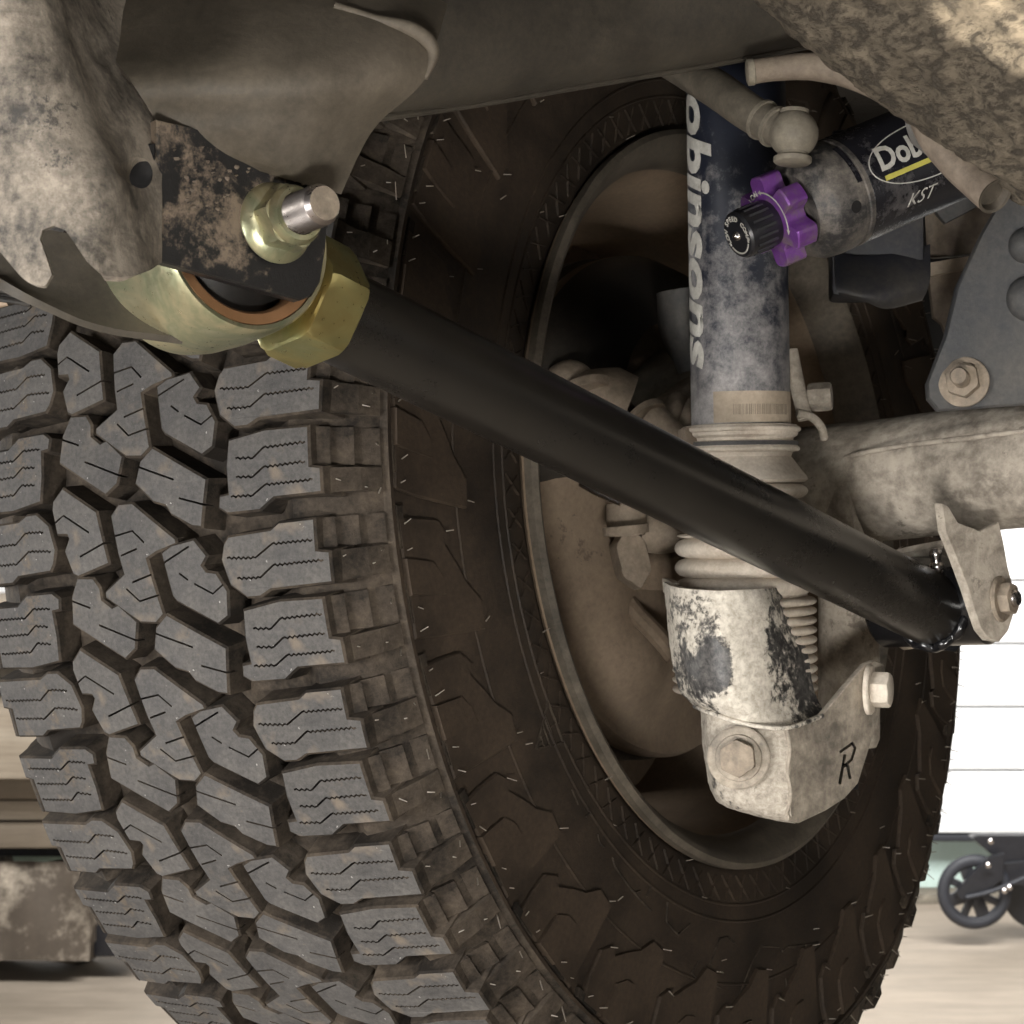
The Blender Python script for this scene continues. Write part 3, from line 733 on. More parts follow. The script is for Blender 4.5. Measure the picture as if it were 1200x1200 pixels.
for ln in [[(-44.89,0.2663),(-45.85,0.2687),(-46.9,0.268)],[(-49.15,0.2677),(-50.08,0.2705),(-54.18,0.2728),(-56.99,0.2741),(-59.71,0.275)],[(-55.53,0.2728),(-56.52,0.2692)],[(-58.13,0.269),(-58.81,0.2612)],[(-63.18,0.2638),(-63.39,0.2749),(-66.45,0.2782),(-69.18,0.2688)],[(-74.52,0.2883),(-76.63,0.2725),(-78.82,0.2706),(-80.49,0.2742)],[(-71.97,0.2881),(-70.49,0.2961),(-72.03,0.2986),(-77.47,0.3009)],[(-81.96,0.3033),(-84.76,0.2876),(-87.49,0.278),(-92.28,0.2823)],[(-93.0,0.2858),(-94.54,0.2848),(-96.5,0.2874)],[(-37.36,0.2653),(-39.52,0.2666)],[(-41.68,0.2667),(-42.08,0.2604)],[(-92.96,0.2855),(-94.29,0.2842),(-99.46,0.2902),(-102.79,0.2949)],[(-99.46,0.2902),(-98.79,0.295),(-96.91,0.2942)],[(-106.62,0.2989),(-110.42,0.3043)],[(-122.01,0.3146),(-120.82,0.3191),(-116.74,0.3098)],[(-110.82,0.3072),(-112.91,0.3087)],[(-93.35,0.3031),(-93.41,0.3147),(-96.58,0.3209)]]:
    for p, q in zip(ln, ln[1:]): gs.append(side_bar(*p, *q, .0006, .0010))
g = join(*gs); o = link('moulded_outline', mesh_of('moulded_outline', g[0], g[1], M['groove_rubber']), tyre); o['kind'] = 'stuff'
# rim
rp = [(.2215, .010), (.2225, .0015), (.2260, -.0012), (.2295, .0005), (.2295, .006), (.2240, .012), (.2230, .030), (.2170, .036), (.2130, .055), (.2100, .075), (.2090, .16), (.2120, .190), (.222, .215), (.224, .228), (.220, .230),
      (.214, .206), (.2060, .186), (.2035, .16), (.2040, .085), (.2060, .062), (.2100, .046), (.2155, .030), (.2185, .018), (.2205, .012)]
g = lathe(rp, 128, closed=True)
rim = link('rim', mesh_of('rim', g[0], g[1], M['rim_metal'], 35), wheel)
g = lathe([(.2095, .0240), (.2110, .0150), (.2150, .0085), (.2200, .0025), (.2235, -.0012), (.2268, -.0026), (.2302, -.0004), (.2304, .004), (.2262, .0062), (.2235, .0095), (.2180, .0150), (.2140, .0260)], 128, closed=True)
link('rim_flange', mesh_of('rim_flange', g[0], g[1], M['rim_lip'], 35), rim)
g = lathe([(.02, .150), (.075, .146), (.09, .158), (.106, .164), (.112, .170), (.106, .177), (.09, .176), (.02, .170)], 96, closed=True)
link('wheel_disc', mesh_of('wheel_disc', g[0], g[1], M['rim_metal'], 35), rim)
V, Fc = [], []
sec = [(.100, .160), (.2060, .150), (.2060, .166), (.100, .178)]
for th in (-1, -.55, .55, 1):
    for r, z in sec: V.append(pol(r, th * (13 if r < .15 else 9), z - (.010 if abs(th) < .8 else 0)))
for a in range(3):
    for q in range(4): q2 = (q + 1) % 4; Fc.append((a * 4 + q, a * 4 + q2, a * 4 + 4 + q2, a * 4 + 4 + q))
o0 = link('spoke_rib', mesh_of('spoke_rib', V, Fc, M['rim_metal'], 30), rim)
for i in range(1, 9):
    o = o0.copy(); col.objects.link(o); o.parent = rim; o.rotation_euler = (0, 0, math.radians(40 * i))

# ------------------------------------------------------------------ brake shield and caliper (fixed to the axle end)
BM = Matrix(((U_.x, V_.x, A_.x, WC.x), (U_.y, V_.y, A_.y, WC.y), (U_.z, V_.z, A_.z, WC.z), (0, 0, 0, 1)))
def wob(a, z): return .0
br = thing('brake_assembly', 'dusty brown brake backing plate with caliper inside the wheel', 'brake', BM @ Vector((0, 0, .06)))
def dish(a, r):
    # pressed ribs of the backing plate
    return .0
V, Fc = [], []
rows = [.030, .05, .062, .074, .086, .098, .110, .122, .134, .144, .152, .158, .1605, .1600, .157]
zz = [.035, .036, .036, .038, .042, .046, .049, .052, .056, .058, .057, .056, .0605, .068, .074]
n = 120
for r, z in zip(rows, zz):
    for i in range(n):
        th = 360 * i / n; d = 0
        if r < .152:
            for (c, w, rc, wr, h) in ((-58, 16, .118, .030, -.020), (-82, 10, .095, .03, -.012), (-30, 14, .105, .026, -.010), (20, 16, .11, .03, -.012), (70, 30, .10, .035, -.030), (110, 24, .11, .03, .012), (150, 20, .11, .03, -.01), (-120, 30, .1, .03, -.015)):
                dt = (th - c + 180) % 360 - 180
                d += h * math.exp(-(dt / w) ** 2 - ((r - rc) / wr) ** 2)
        V.append(BM @ pol(r, th, z + d))
for k in range(len(rows) - 1):
    for i in range(n): j = (i + 1) % n; Fc.append((k * n + i, k * n + j, (k + 1) * n + j, (k + 1) * n + i))
Fc.append(tuple(range(n)))
part('backing_plate', (V, Fc), M['shield'], br, 50)
g = lathe([(.157, .078), (.1615, .078), (.1615, .118), (.150, .120), (.150, .080)], 96, closed=True)
part('brake_drum', xf(g, BM), M['rim_lip'], br, 40)
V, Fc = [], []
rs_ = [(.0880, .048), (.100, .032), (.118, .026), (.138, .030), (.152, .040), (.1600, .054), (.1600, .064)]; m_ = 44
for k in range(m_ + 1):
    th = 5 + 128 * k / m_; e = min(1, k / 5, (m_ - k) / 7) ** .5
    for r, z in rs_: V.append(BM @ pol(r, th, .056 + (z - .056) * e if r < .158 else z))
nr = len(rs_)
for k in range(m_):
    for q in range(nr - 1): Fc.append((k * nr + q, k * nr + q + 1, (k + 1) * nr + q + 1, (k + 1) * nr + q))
part('shade_sector', (V, Fc), M['shade_black'], br, 50)  # added dark sector, paints the shade on the plate's upper left
part('stiffening_bead', tube([P(716, 798, 1.37), P(724, 770, 1.365), P(728, 735, 1.36), P(718, 700, 1.36)], .0024, 10, 6), M['shield'], br)
part('stiffening_bead', tube([P(790, 770, 1.335), P(770, 745, 1.338), P(742, 715, 1.345), P(728, 690, 1.352)], .006, 10, 6), M['shield'], br)
# upper caliper end: two rounded bushes over a yoke
def knuckle(pts, d, r, name, m='caliper', seg=18, sub=5): part(name, tube([P(*p) if len(p) == 3 else P(*p, d) for p in pts], r, seg, sub), M[m], br, 45)
knuckle([(652, 452), (668, 446), (682, 452)], 1.30, [.011, .0125, .011], 'guide_pin_boot')
knuckle([(676, 455), (700, 458), (716, 462), (738, 470)], 1.295, [.010, .0135, .0165, .0150], 'guide_pin_boot')
knuckle([(688, 452, 1.29), (690, 462, 1.288)], 1.3, .0150, 'collar')
knuckle([(830, 392), (800, 418), (770, 446), (738, 472)], 1.345, [.012, .013, .013, .012], 'brake_hose', 'hose')
knuckle([(800, 340), (806, 380), (822, 430)], 1.335, [.016, .018, .015], 'brake_hose', 'bluegrey')
g = SP([[(740, 492, 1.33), (770, 462, 1.34), (800, 440, 1.345), (840, 430, 1.35)], [(748, 510, 1.31), (775, 486, 1.318), (805, 470, 1.32), (840, 462, 1.33)], [(752, 530, 1.325), (780, 516, 1.33), (810, 506, 1.33), (842, 500, 1.335)], [(760, 556, 1.33), (790, 548, 1.335), (820, 540, 1.335), (842, 536, 1.34)]], thick=.02, rough=.003, freq=40)
part('caliper_body', g, M['caliper'], br, 50)
for x, y in ((790, 486), (808, 492)):
    part('caliper_rib', tube([P(x - 8, y + 12, 1.31), P(x, y - 6, 1.308), P(x + 4, y - 16, 1.315)], .006, 12, 4), M['caliper'], br, 50)
knuckle([(757, 486), (768, 496), (800, 528)], 1.30, [.011, .0105, .010], 'guide_pin_boot')
knuckle([(756, 484, 1.298), (760, 490, 1.296)], 1.3, .0125, 'collar')
# lower caliper end
knuckle([(733, 590), (734, 612), (735, 628)], 1.31, [.0115, .0120, .0105], 'guide_pin_boot')
knuckle([(733, 616, 1.30), (734, 626, 1.30)], 1.3, .0135, 'collar')
g = hexnut(.0170, 0, .016); part('pad_abutment', xf(([Vector((v[0] * 1.1, v[1] * .62, v[2])) for v in g[0]], g[1]), frame(P(734, 656, 1.325), (.25, -1, .1), (0, 0, 1)) @ rotm(math.radians(12))), M['caliper'], br, 35)
knuckle([(752, 622), (772, 624), (800, 622)], 1.325, [.012, .013, .012], 'caliper_bridge')
g = SP([[(742, 636, 1.345), (770, 640, 1.34), (815, 636, 1.335)], [(744, 660, 1.345), (776, 664, 1.332), (815, 662, 1.33)], [(742, 690, 1.35), (785, 690, 1.34), (815, 688, 1.34)]], thick=.012, rough=.002, freq=40)
part('caliper_bracket', g, M['shield'], br, 50)
part('brake_spring', tube([P(680, 567, 1.29), P(700, 578, 1.285), P(728, 590, 1.28)], .0019, 8, 4), M['steel'], br)

# ------------------------------------------------------------------ chassis frame with its bracket
ch = thing('chassis_frame', 'dusty chassis rail with welded pressed steel arm bracket at upper left', 'chassis', P(300, 150, .95))
def rail():
    cs = [(60, 20, .985), (300, -14, 1.0), (440, -28, 1.03), (700, -60, 1.10), (955, -96, 1.17), (1180, -140, 1.22)]
    pr = spline([P(*c) for c in cs], 8); V, Fc = [], []; n = 40
    for k, q in enumerate(pr):
        z = (pr[min(k + 1, len(pr) - 1)] - pr[max(0, k - 1)]).normalized(); up = (Vector((0, 0, 1)) - z * z.z).normalized(); y = z.cross(up)
        for i in range(n):
            a = 2 * PI * i / n; c, s = math.cos(a), math.sin(a); e = .62
            V.append(q + up * (.066 * math.copysign(abs(c) ** e, c)) + y * (.036 * math.copysign(abs(s) ** e, s)) + up * .0012 * noise.noise(Vector((k * .35, i * .2, 0))))
    for k in range(len(pr) - 1):
        for i in range(n): j = (i + 1) % n; Fc.append((k * n + i, k * n + j, (k + 1) * n + j, (k + 1) * n + i))
    Fc.append(tuple(range(n))); Fc.append(tuple(range((len(pr) - 1) * n, len(pr) * n)))
    return V, Fc
part('frame_rail', rail(), M['rail_paint'], ch, 50)
part('rail_seam', tube([P(440, 139, 1.012), P(560, 122, 1.05), P(700, 98, 1.085), P(860, 71, 1.13), P(955, 51, 1.155)], .0017, 8, 6), M['rail_paint'], ch)
ga = SP([[(90, -70, .96), (220, -70, .938), (360, -60, .940), (470, -30, .940), (525, 5, .938)],
         [(110, 30, .905), (230, 18, .896), (370, 18, .898), (470, 34, .906), (509, 58, .912)],
         [(150, 90, .866), (250, 85, .864), (370, 85, .874), (450, 90, .890), (494, 98, .906)],
         [(180, 138, .871), (270, 138, .871), (360, 140, .881), (412, 146, .896), (444, 144, .908)],
         [(186, 168, .873), (270, 174, .880), (330, 188, .888), (384, 190, .898), (420, 182, .908)],
         [(186, 186, .868), (275, 194, .888), (330, 208, .896), (378, 222, .904), (400, 228, .910)]], rough=.0006, thick=.0035)
part('gusset', ga, M['gusset_paint'], ch, 60)
part('weld_bead', tube([P(392, 6, .905), P(440, 22, .906), P(478, 32, .905), (P(500, 46, .908)), P(508, 64, .909), P(498, 92, .907)], [.0016, .0020, .0030, .0034, .0024, .0012], 10, 5), M['gusset_paint'], ch, 60)
fl_ = SP([[(-70, -60, .80), (-10, -60, .80), (20, -60, .804), (44, -60, .814), (66, -60, .85), (100, -60, .905), (190, -60, .955)],
          [(-70, 50, .80), (-5, 50, .796), (40, 52, .800), (72, 54, .811), (98, 56, .842), (138, 58, .884), (190, 60, .922)],
          [(-70, 130, .80), (5, 132, .795), (58, 134, .796), (100, 138, .807), (126, 140, .834), (155, 142, .856), (190, 145, .878)],
          [(-70, 200, .80), (18, 215, .793), (80, 222, .792), (132, 226, .802), (154, 228, .826), (170, 230, .844), (190, 232, .857)],
          [(-70, 232, .80), (-4, 292, .795), (40, 334, .790), (100, 324, .790), (150, 324, .801), (172, 318, .820), (190, 308, .853)]], nu=8, nv=8, rough=.0005, freq=40, thick=.0035)
fb = part('bracket_flange', fl_, [M['flange_paint']], ch, 60)
cut(fb, plate([P(x, y, .70) for x, y in [(62, 372), (69, 352), (60, 318), (53, 300), (58, 290), (70, 290), (86, 308), (98, 328), (112, 342), (130, 372)]][::1], (0, .2, 0), 0) if False else join(plate([P(x, y, .79) - Vector((0, .06, 0)) for x, y in [(46, 350), (61, 322), (52, 296), (46, 280), (49, 269), (62, 264), (75, 268), (88, 287), (101, 306), (118, 322), (122, 350)]], (0, .14, 0), 0)))
cut(fb, xf(lathe([(1, -.05), (1, .05)], 28), Matrix.Translation(P(160, 200, .84)) @ Matrix(((.0036, 0, 0, 0), (0, 0, 1, 0), (0, .0068, 0, 0), (0, 0, 0, 1)))))
dB = lambda x: .862 + (x - 190) * .00027
sp_ = part('side_plate', plate([P(x, y, dB(x)) for x, y in [(184, 140), (230, 150), (290, 168), (345, 190), (384, 225), (385, 252), (382, 292), (376, 330), (366, 347), (352, 352), (300, 338), (230, 318), (187, 306)]], Vector((-.62, .77, -.1)) * .005, .0008), M['black_paint_muddy'], ch, 25)
part('rear_plate', SP([[(-30, 270, .93), (60, 270, .925), (140, 290, .925), (230, 320, .93)], [(-20, 318, .915), (60, 335, .91), (130, 356, .912), (220, 372, .92)], [(-8, 322, .906), (55, 356, .902), (120, 382, .904), (215, 396, .912)]], thick=.004, rough=.0006), M['rail_paint'], ch, 50)
part('dark_cover', SP([[(-60, 250, .97), (0, 280, .965), (60, 300, .96)], [(-60, 330, .965), (0, 340, .96), (50, 350, .955)], [(-60, 352, .965), (0, 354, .962), (45, 360, .96)]], thick=.004), M['dark_rubber'], ch, 50)
for k in range(3):
    part('cover_rib', tube([P(-40, 318 + k * 13, .955), P(0, 328 + k * 11, .95), P(36, 340 + k * 8, .948)], .0014, 8, 4), M['dark_rubber'], ch)
part('hole_shade', plate([P(x, y, .8600) for x, y in [(146, 168), (181, 168), (181, 236), (146, 236)]], (0, .003, 0)), M['inner_black'], ch)  # black plate behind the hole, paints the shade inside it
part('shade_pan', box((.25, 1.4, CAM_H + .34), (2.4, 2.0, .02), None, .004), M['dark_rubber'], ch)  # unseen floor pan, added to block light from above
part('shade_sill', box((-.86, 1.0, CAM_H + .22), (.08, 2.2, .26), None, .02), M['dark_rubber'], ch)  # unseen sill, added to keep the key lamp off the rail
def flat_mud(pts, d, h, m, th, seed):
    rng = random.Random(seed); V, Fc = [], []
    for (x, y, s) in pts:
        c = P(x, y, d(x) - .0006); n0 = len(V); m_ = 9
        V.append(c + Vector((.62, -.77, .1)) * h)
        for i in range(m_):
            a = 2 * PI * i / m_; r = s * rng.uniform(.6, 1.2) * d(x) / 2600
            V.append(c + Vector((.77, .62, 0)) * math.cos(a) * r + Vector((0, 0, 1)) * math.sin(a) * r * .7 + Vector((-.62, .77, -.1)) * .001)
        for i in range(m_): Fc.append((n0, n0 + 1 + i, n0 + 1 + (i + 1) % m_))
    return V, Fc
rng = random.Random(5)
o = part('mud_cake', flat_mud([(rng.gauss(238, 26), rng.gauss(205, 17), rng.uniform(2, 6)) for i in range(22)] + [(rng.gauss(345, 14), rng.gauss(212, 6), rng.uniform(2, 5)) for i in range(8)] + [(rng.gauss(262, 10), rng.gauss(240, 12), rng.uniform(2, 5)) for i in range(8)]  , dB, .0014, None, ch, 2), M['pipe_dirt'], ch, 60)
o['kind'] = 'stuff'

# ------------------------------------------------------------------ adjustable lower arm
AX = Vector((.62, -.77, .12)).normalized()
BP = P(322, 262, dB(322) - .001)
A0 = P(378, 361, .955); A1 = P(1095, 716, 1.265); AD = (A1 - A0).normalized(); AL = (A1 - A0).length; AR = .0208
arm = thing('control_arm', 'satin black tubular control arm with yellow zinc jam nut crossing the wheel', 'control arm', (A0 + A1) / 2)
AF = frame(A0, AD)
g = lathe([(.015, .004), (AR - .0012, .004), (AR, .0055), (AR, AL * .5), (AR, AL - .004), (AR - .001, AL - .001), (AR - .004, AL + .001)], 72)
part('tube', xf(g, AF), M['arm_black'], arm, 35)
g = hexnut(.0285, -.0195, .0035, math.radians(16)); part('jam_nut', xf(g, AF), M['zinc'], arm, 28)
V, Fc = [], []
pr = []
for i in range(13):
    z = -.046 + i * .0022; pr += [(.0142, z), (.0152, z + .0008), (.0152, z + .0012), (.0142, z + .0020)]
part('threaded_shank', xf(lathe(pr, 40), AF), M['zinc'], arm, 20)
HF = frame(BP + Vector((-.0075, 0, -.0045)), -AX)
hou = part('joint_housing', xf(lathe([(.0360, .0062), (.0378, .0056), (.0388, .0070), (.0398, .016), (.0405, .034), (.0398, .052), (.0385, .061), (.0365, .0625), (.034, .061)], 96, cap0=False, cap1=False), HF), M['zinc_pale'], arm, 40)
part('bushing_ring', xf(lathe([(.0300, .0085), (.0312, .0070), (.0355, .0064), (.0362, .0075), (.0360, .060), (.0300, .060)], 80, closed=True), HF), M['bronze'], arm, 40, parent=hou)
part('bushing_core', xf(lathe([(.012, .008), (.020, .0075), (.0270, .0145), (.0302, .0155), (.0302, .058), (.012, .058)], 64, closed=True), HF), M['dark_rubber'], arm, 40, parent=hou)
BX = Vector((.80, -.59, .06)).normalized()
EC = P(1100, 704, 1.283); EF = frame(EC, BX)
eye = part('bushing_sleeve', xf(lathe([(.018, -.036), (.0245, -.036), (.0262, -.034), (.0262, .030), (.0245, .032), (.018, .032)], 64, closed=True), EF), M['gloss_black'], arm, 40)
part('sleeve_bush', xf(lathe([(.007, -.037), (.0185, -.0365), (.0185, .0325), (.007, .0345)], 48, closed=True), EF), M['dark_rubber'], arm, 40, parent=eye)
wp = []
for i in range(40):
    a = 2 * PI * i / 40; rr = AR + .0006 + .0007 * math.sin(a * 13) + .0005 * math.sin(a * 7 + 1)
    wp.append(AF @ Vector((rr * math.cos(a), rr * math.sin(a), AL + .0005 + .0012 * math.sin(a * 9))))
wp.append(wp[0]); part('weld_bead', tube(wp, [.0030 + .0006 * math.sin(i * 1.9) for i in range(41)], 10, 2, caps=False), M['gloss_black'], arm, 60)
gf = frame(P(1098, 670, 1.262), (-.10, -.1, 1))
part('grease_fitting', xf(lathe([(.0042, -.002), (.0044, .004), (.0030, .0055), (.0030, .008), (.0036, .0095), (.0036, .0115), (.0022, .0135)], 16), gf), M['steel'], arm, 35)

pv = thing('pivot_bolt', 'shiny threaded bolt with zinc flange nut through the bracket side plate', 'bolt', BP)
PF = frame(BP, AX)
g = lathe([(.0090, .0), (.0164, .0), (.0168, .0012), (.0160, .0028), (.0138, .0050), (.0120, .0062), (.0090, .0062)], 72, closed=True)
nutp = part('flange_nut', xf(g, PF), M['zinc_pale'], pv, 35)
part('hex_body', xf(hexnut(.0140, .0045, .0150, math.radians(20)), PF), M['zinc_pale'], pv, 28, parent=nutp)
part('locking_collar', xf(lathe([(.0088, .0140), (.0122, .0140), (.0124, .0155), (.0108, .0186), (.0088, .0188)], 48, closed=True), PF), M['zinc_pale'], pv, 35, parent=nutp)
pr = [(.0078, .010)]
z = .0125
while z < .0325: pr += [(.0075, z), (.0085, z + .0006), (.0085, z + .0007), (.0075, z + .0013)]; z += .00135
pr += [(.0080, .0335), (.0083, .0340), (.0070, .0362), (.0010, .0364)]
part('threaded_shank', xf(lathe(pr, 56), PF), M['thread_steel'], pv, 20)
part('shank_tip', xf(lathe([(.0069, .0360), (.0068, .0366), (.0004, .0368)], 40), PF), M['bolt_dirty'], pv, 35)

# ------------------------------------------------------------------ axle housing and its brackets
ax = thing('axle_housing', 'dusty tan axle tube with welded arm bracket crossing right of the shock', 'axle', BM @ Vector((0, 0, -.16)))
XF = frame(WC, -A_, (0, 0, 1))
def axw(a, z): return .0005 * noise.noise(Vector((math.cos(a) * 2, math.sin(a) * 2, z * 40))) + .0003 * noise.noise(Vector((math.cos(a) * 6, math.sin(a) * 6, z * 120)))
g = lathe([(.040, -.06), (.040, .012), (.044, .016), (.044, .030), (.041, .034), (.0375, .044)] + [(.0375 - .001 * min(1, max(0, (z - .044) / .05)), z) for z in np.linspace(.05, .62, 60)], 80, wob=axw)
axt = part('axle_tube', xf(g, XF), M['axle'], ax, 45)
part('weld_seam', tube([P(972, 541, 1.318), P(1010, 531, 1.300), P(1060, 522, 1.278), P(1120, 515, 1.252), P(1200, 505, 1.226), P(1260, 498, 1.206)], [.0012, .0015, .0013, .0016, .0013, .0014], 8, 6), M['axle'], ax)
g = lathe([(.031, -.005), (.029, .010), (.023, .022), (.0190, .034), (.0185, .06), (.0185, .150), (.0165, .155)], 48)
part('spring_post', xf(g, frame(P(995, 575, 1.345), (0, 0, -1))), M['axle'], ax, 45)
part('seat_flange', SP([[(955, 575, 1.325), (975, 560, 1.312), (990, 556, 1.305)], [(962, 610, 1.322), (984, 600, 1.305), (1000, 612, 1.300)], [(966, 650, 1.325), (990, 640, 1.312), (1012, 650, 1.308)]], thick=.006), M['axle'], ax, 50)
TB = lambda x: 1.236 + (x - 1172) * .00033
tab = [(1104, 590), (1110, 592), (1122, 612), (1150, 622), (1171, 612), (1176, 632), (1182, 665), (1190, 695), (1190, 716), (1182, 740), (1172, 752), (1160, 750), (1150, 738), (1142, 715), (1134, 690), (1120, 652), (1108, 622)]
part('arm_bracket', plate([P(x, y, TB(x)) for x, y in tab], Vector((-.80, .59, -.06)) * .0045, .0008), M['axle'], ax, 25)
bk = thing('bracket_bolt', 'bright hex bolt head on tan axle bracket at the black arm end', 'bolt', P(1172, 702, TB(1172)))
KF = frame(P(1171, 702, TB(1171)) + BX * .0003, BX)
part('washer', xf(lathe([(.006, 0), (.0128, 0), (.0130, .0008), (.0120, .0022), (.006, .0024)], 48), KF), M['bolt_dirty'], bk, 35)
part('hex_head', xf(hexnut(.0092, .002, .0085, .3), KF), M['bolt_dirty'], bk, 28)
part('shank_end', xf(lathe([(.0050, .008), (.0050, .0100), (.0040, .0112)], 24), KF), M['steel'], bk, 35)
part('rear_tab', plate([P(x, y, 1.325) for x, y in [(1030, 712), (1040, 735), (1048, 754), (1060, 762), (1074, 760), (1078, 712)]], (0, .006, 0)), M['tan_paint'], ax)
part('sleeve_shield', plate([P(x, y, 1.305) for x, y in [(1058, 656), (1072, 652), (1110, 650), (1126, 668), (1140, 742), (1120, 764), (1080, 760), (1060, 720)]], (0, .004, 0)), M['gloss_black'], ax)
part('bracket_brace', SP([[(1010, 668, 1.305), (1050, 650, 1.300), (1112, 638, 1.285)], [(1020, 690, 1.315), (1060, 672, 1.310), (1116, 660, 1.300)]], thick=.004), M['axle'], ax, 50)
LB = lambda x: 1.243 + (1150 - x) * .0001
part('link_bracket', plate([P(x, y, LB(x)) for x, y in [(1185, 215), (1152, 272), (1122, 335), (1108, 395), (1087, 450), (1088, 468), (1100, 482), (1262, 470), (1262, 215)]], (0, .008, 0), .0014), M['bluegrey'], ax, 30)
for (x, y, r) in ((1203, 288, .010), (1207, 350, .013)):
    part('bracket_boss', xf(lathe([(r, -.004), (r, .002), (r * .8, .006), (r * .45, .0085), (.001, .0095)], 36), frame(P(x, y, LB(x)), (-.1, -1, 0))), M['bluegrey'], ax, 50)
lb = thing('bracket_bolt', 'dusty stud and nut with wide washer on the blue grey bracket above the axle', 'bolt', P(1127, 447, LB(1127)))
NF = frame(P(1130, 448, LB(1130) - .0005), (-.36, -.92, .14))
part('washer', xf(lathe([(.004, 0), (.0142, 0), (.0142, .0016), (.0132, .0022), (.004, .0022)], 48), NF), M['bolt_dirty'], lb, 35)
part('hex_nut', xf(hexnut(.0100, .002, .0088, .2), NF), M['bolt_dirty'], lb, 28)
part('stud', xf(lathe([(.0050, .008), (.0050, .0180), (.0044, .0190)], 28), NF), M['bolt_dirty'], lb, 35)
part('brake_line_clip', tube([P(926, 410, 1.31), P(934, 450, 1.305), P(944, 492, 1.30)], .0045, 12, 4, flat=(1, .5)), M['axle'], ax, 40)
part('clip_bolt', xf(hexnut(.0085, 0, .014), frame(P(947, 466, 1.31), (1, -.25, .05))), M['axle'], ax, 28)
part('brake_pipe', tube([P(934, 484, 1.298), P(950, 488, 1.30), P(962, 500, 1.305), P(966, 514, 1.31)], .0026, 10, 5), M['axle'], ax, 40)

li = thing('wheel_arch_liner', 'dark plastic wheel arch liner behind the top of the tyre', 'liner', P(1000, 460, 1.95))
part('panel', SP([[(520, -260, 1.75), (800, -260, 1.9), (1060, -240, 1.95), (1400, -200, 1.9)], [(540, 60, 1.9), (800, 60, 2.0), (1060, 80, 2.05), (1400, 100, 2.0)], [(620, 380, 1.9), (820, 400, 2.0), (1060, 440, 2.05), (1400, 470, 2.0)]], thick=.006, rough=.004, freq=8), M['dark_rubber'], li, 50)

# pieces hanging from the body behind the reservoir
bs = thing('bump_stop', 'black square bump stop with rounded lip below the reservoir', 'bump stop', P(1034, 345, 1.33))
a, b = P(980, 150, 1.32), P(1088, 346, 1.32)
part('block', box(((a.x + b.x) / 2, 1.345, (a.z + b.z) / 2), (b.x - a.x, .05, a.z - b.z), rotm(math.radians(-6)), .004), M['dark_box'], bs, 30)
part('lower_lip', SP([[(978, 296, 1.320), (1010, 300, 1.318), (1052, 296, 1.320), (1090, 286, 1.326)], [(980, 336, 1.302), (1012, 340, 1.299), (1054, 336, 1.303), (1090, 328, 1.312)], [(984, 345, 1.308), (1012, 352, 1.303), (1040, 360, 1.307), (1082, 350, 1.318)], [(990, 346, 1.33), (1014, 354, 1.33), (1042, 361, 1.33), (1080, 352, 1.335)]], thick=.004), M['dark_box'], bs, 50)
mb = thing('body_mount', 'mud caked body mount plate with pale flange behind the bump stop', 'mount', P(1118, 300, 1.37))
part('mud_plate', SP([[(1080, 160, 1.37), (1115, 160, 1.365), (1165, 160, 1.36)], [(1082, 240, 1.37), (1115, 240, 1.362), (1165, 240, 1.36)], [(1086, 302, 1.37), (1115, 300, 1.362), (1160, 296, 1.36)]], thick=.01, rough=.004, freq=60), M['pipe_dirt'], mb, 50)
part('flange', plate([P(x, y, 1.35) for x, y in [(1088, 308), (1146, 298), (1146, 312), (1088, 324)]], (0, .02, 0)), M['tan_paint'], mb)
part('web', plate([P(x, y, 1.362) for x, y in [(1088, 322), (1142, 310), (1138, 360), (1112, 402), (1104, 380), (1094, 372)]], (0, .006, 0)), M['pipe_dirt'], mb)
part('hanger_plate', plate([P(x, y, 1.34) for x, y in [(1092, 226), (1160, 210), (1158, 236), (1128, 252), (1108, 262), (1098, 250)]], (0, .006, 0)), M['bluegrey'], mb)

# ------------------------------------------------------------------ shock absorber
SD = 1.27; SK = SD / 2600
T0 = P(861, 40, SD); T1 = P(873, 800, SD)
sh = thing('shock_absorber', 'navy blue dusty shock absorber with white lettering and pale rubber boot', 'shock absorber', P(873, 800, SD))
SF = frame(T0, T1 - T0, (0, -1, 0))
zy = lambda y: (y - 40) * SK
SR = .0283
tb = lathe([(SR - .001, zy(40)), (SR, zy(44)), (SR, zy(250)), (SR, zy(508)), (SR - .001, zy(510))], 96)
me = mesh_of('body_tube', *([tb[0], tb[1]]), M['shock_paint'], 35)
sb = link('body_tube', me, sh); Sinv = Matrix.Translation(-Vector(sh.location))
# keep the tube's own axes so that its paint follows it: object space z runs up from the boot
sb.data.transform(Matrix.Rotation(PI, 4, 'X') @ Matrix.Translation((0, 0, -zy(500)))); sb.matrix_local = Sinv @ SF @ Matrix.Translation((0, 0, zy(500))) @ Matrix.Rotation(PI, 4, 'X')
def wrap(geo, r, phi0, z0):
    """lay flat lettering (x along the tube, y round it) on a tube of radius r"""
    return [Vector(((r + v[2]) * math.cos(phi0 - v[1] / r), (r + v[2]) * math.sin(phi0 - v[1] / r), z0 + v[0])) for v in geo[0]], geo[1]
tg = text_geo('Dobinsons', .034, .30, .0011, 'LEFT')
w = max(v[0] for v in tg[0]); sc_ = (434 - 40) * SK / w
tg = ([Vector((v[0] * sc_, v[1] * .98, 0)) for v in tg[0]], tg[1])
tg = thicken(slice_geo(tg, 1, .0018), .00025)
part('lettering', xf(wrap(tg, SR + .0001, math.radians(84), zy(40)), SF), M['print_white'], sh, 60)
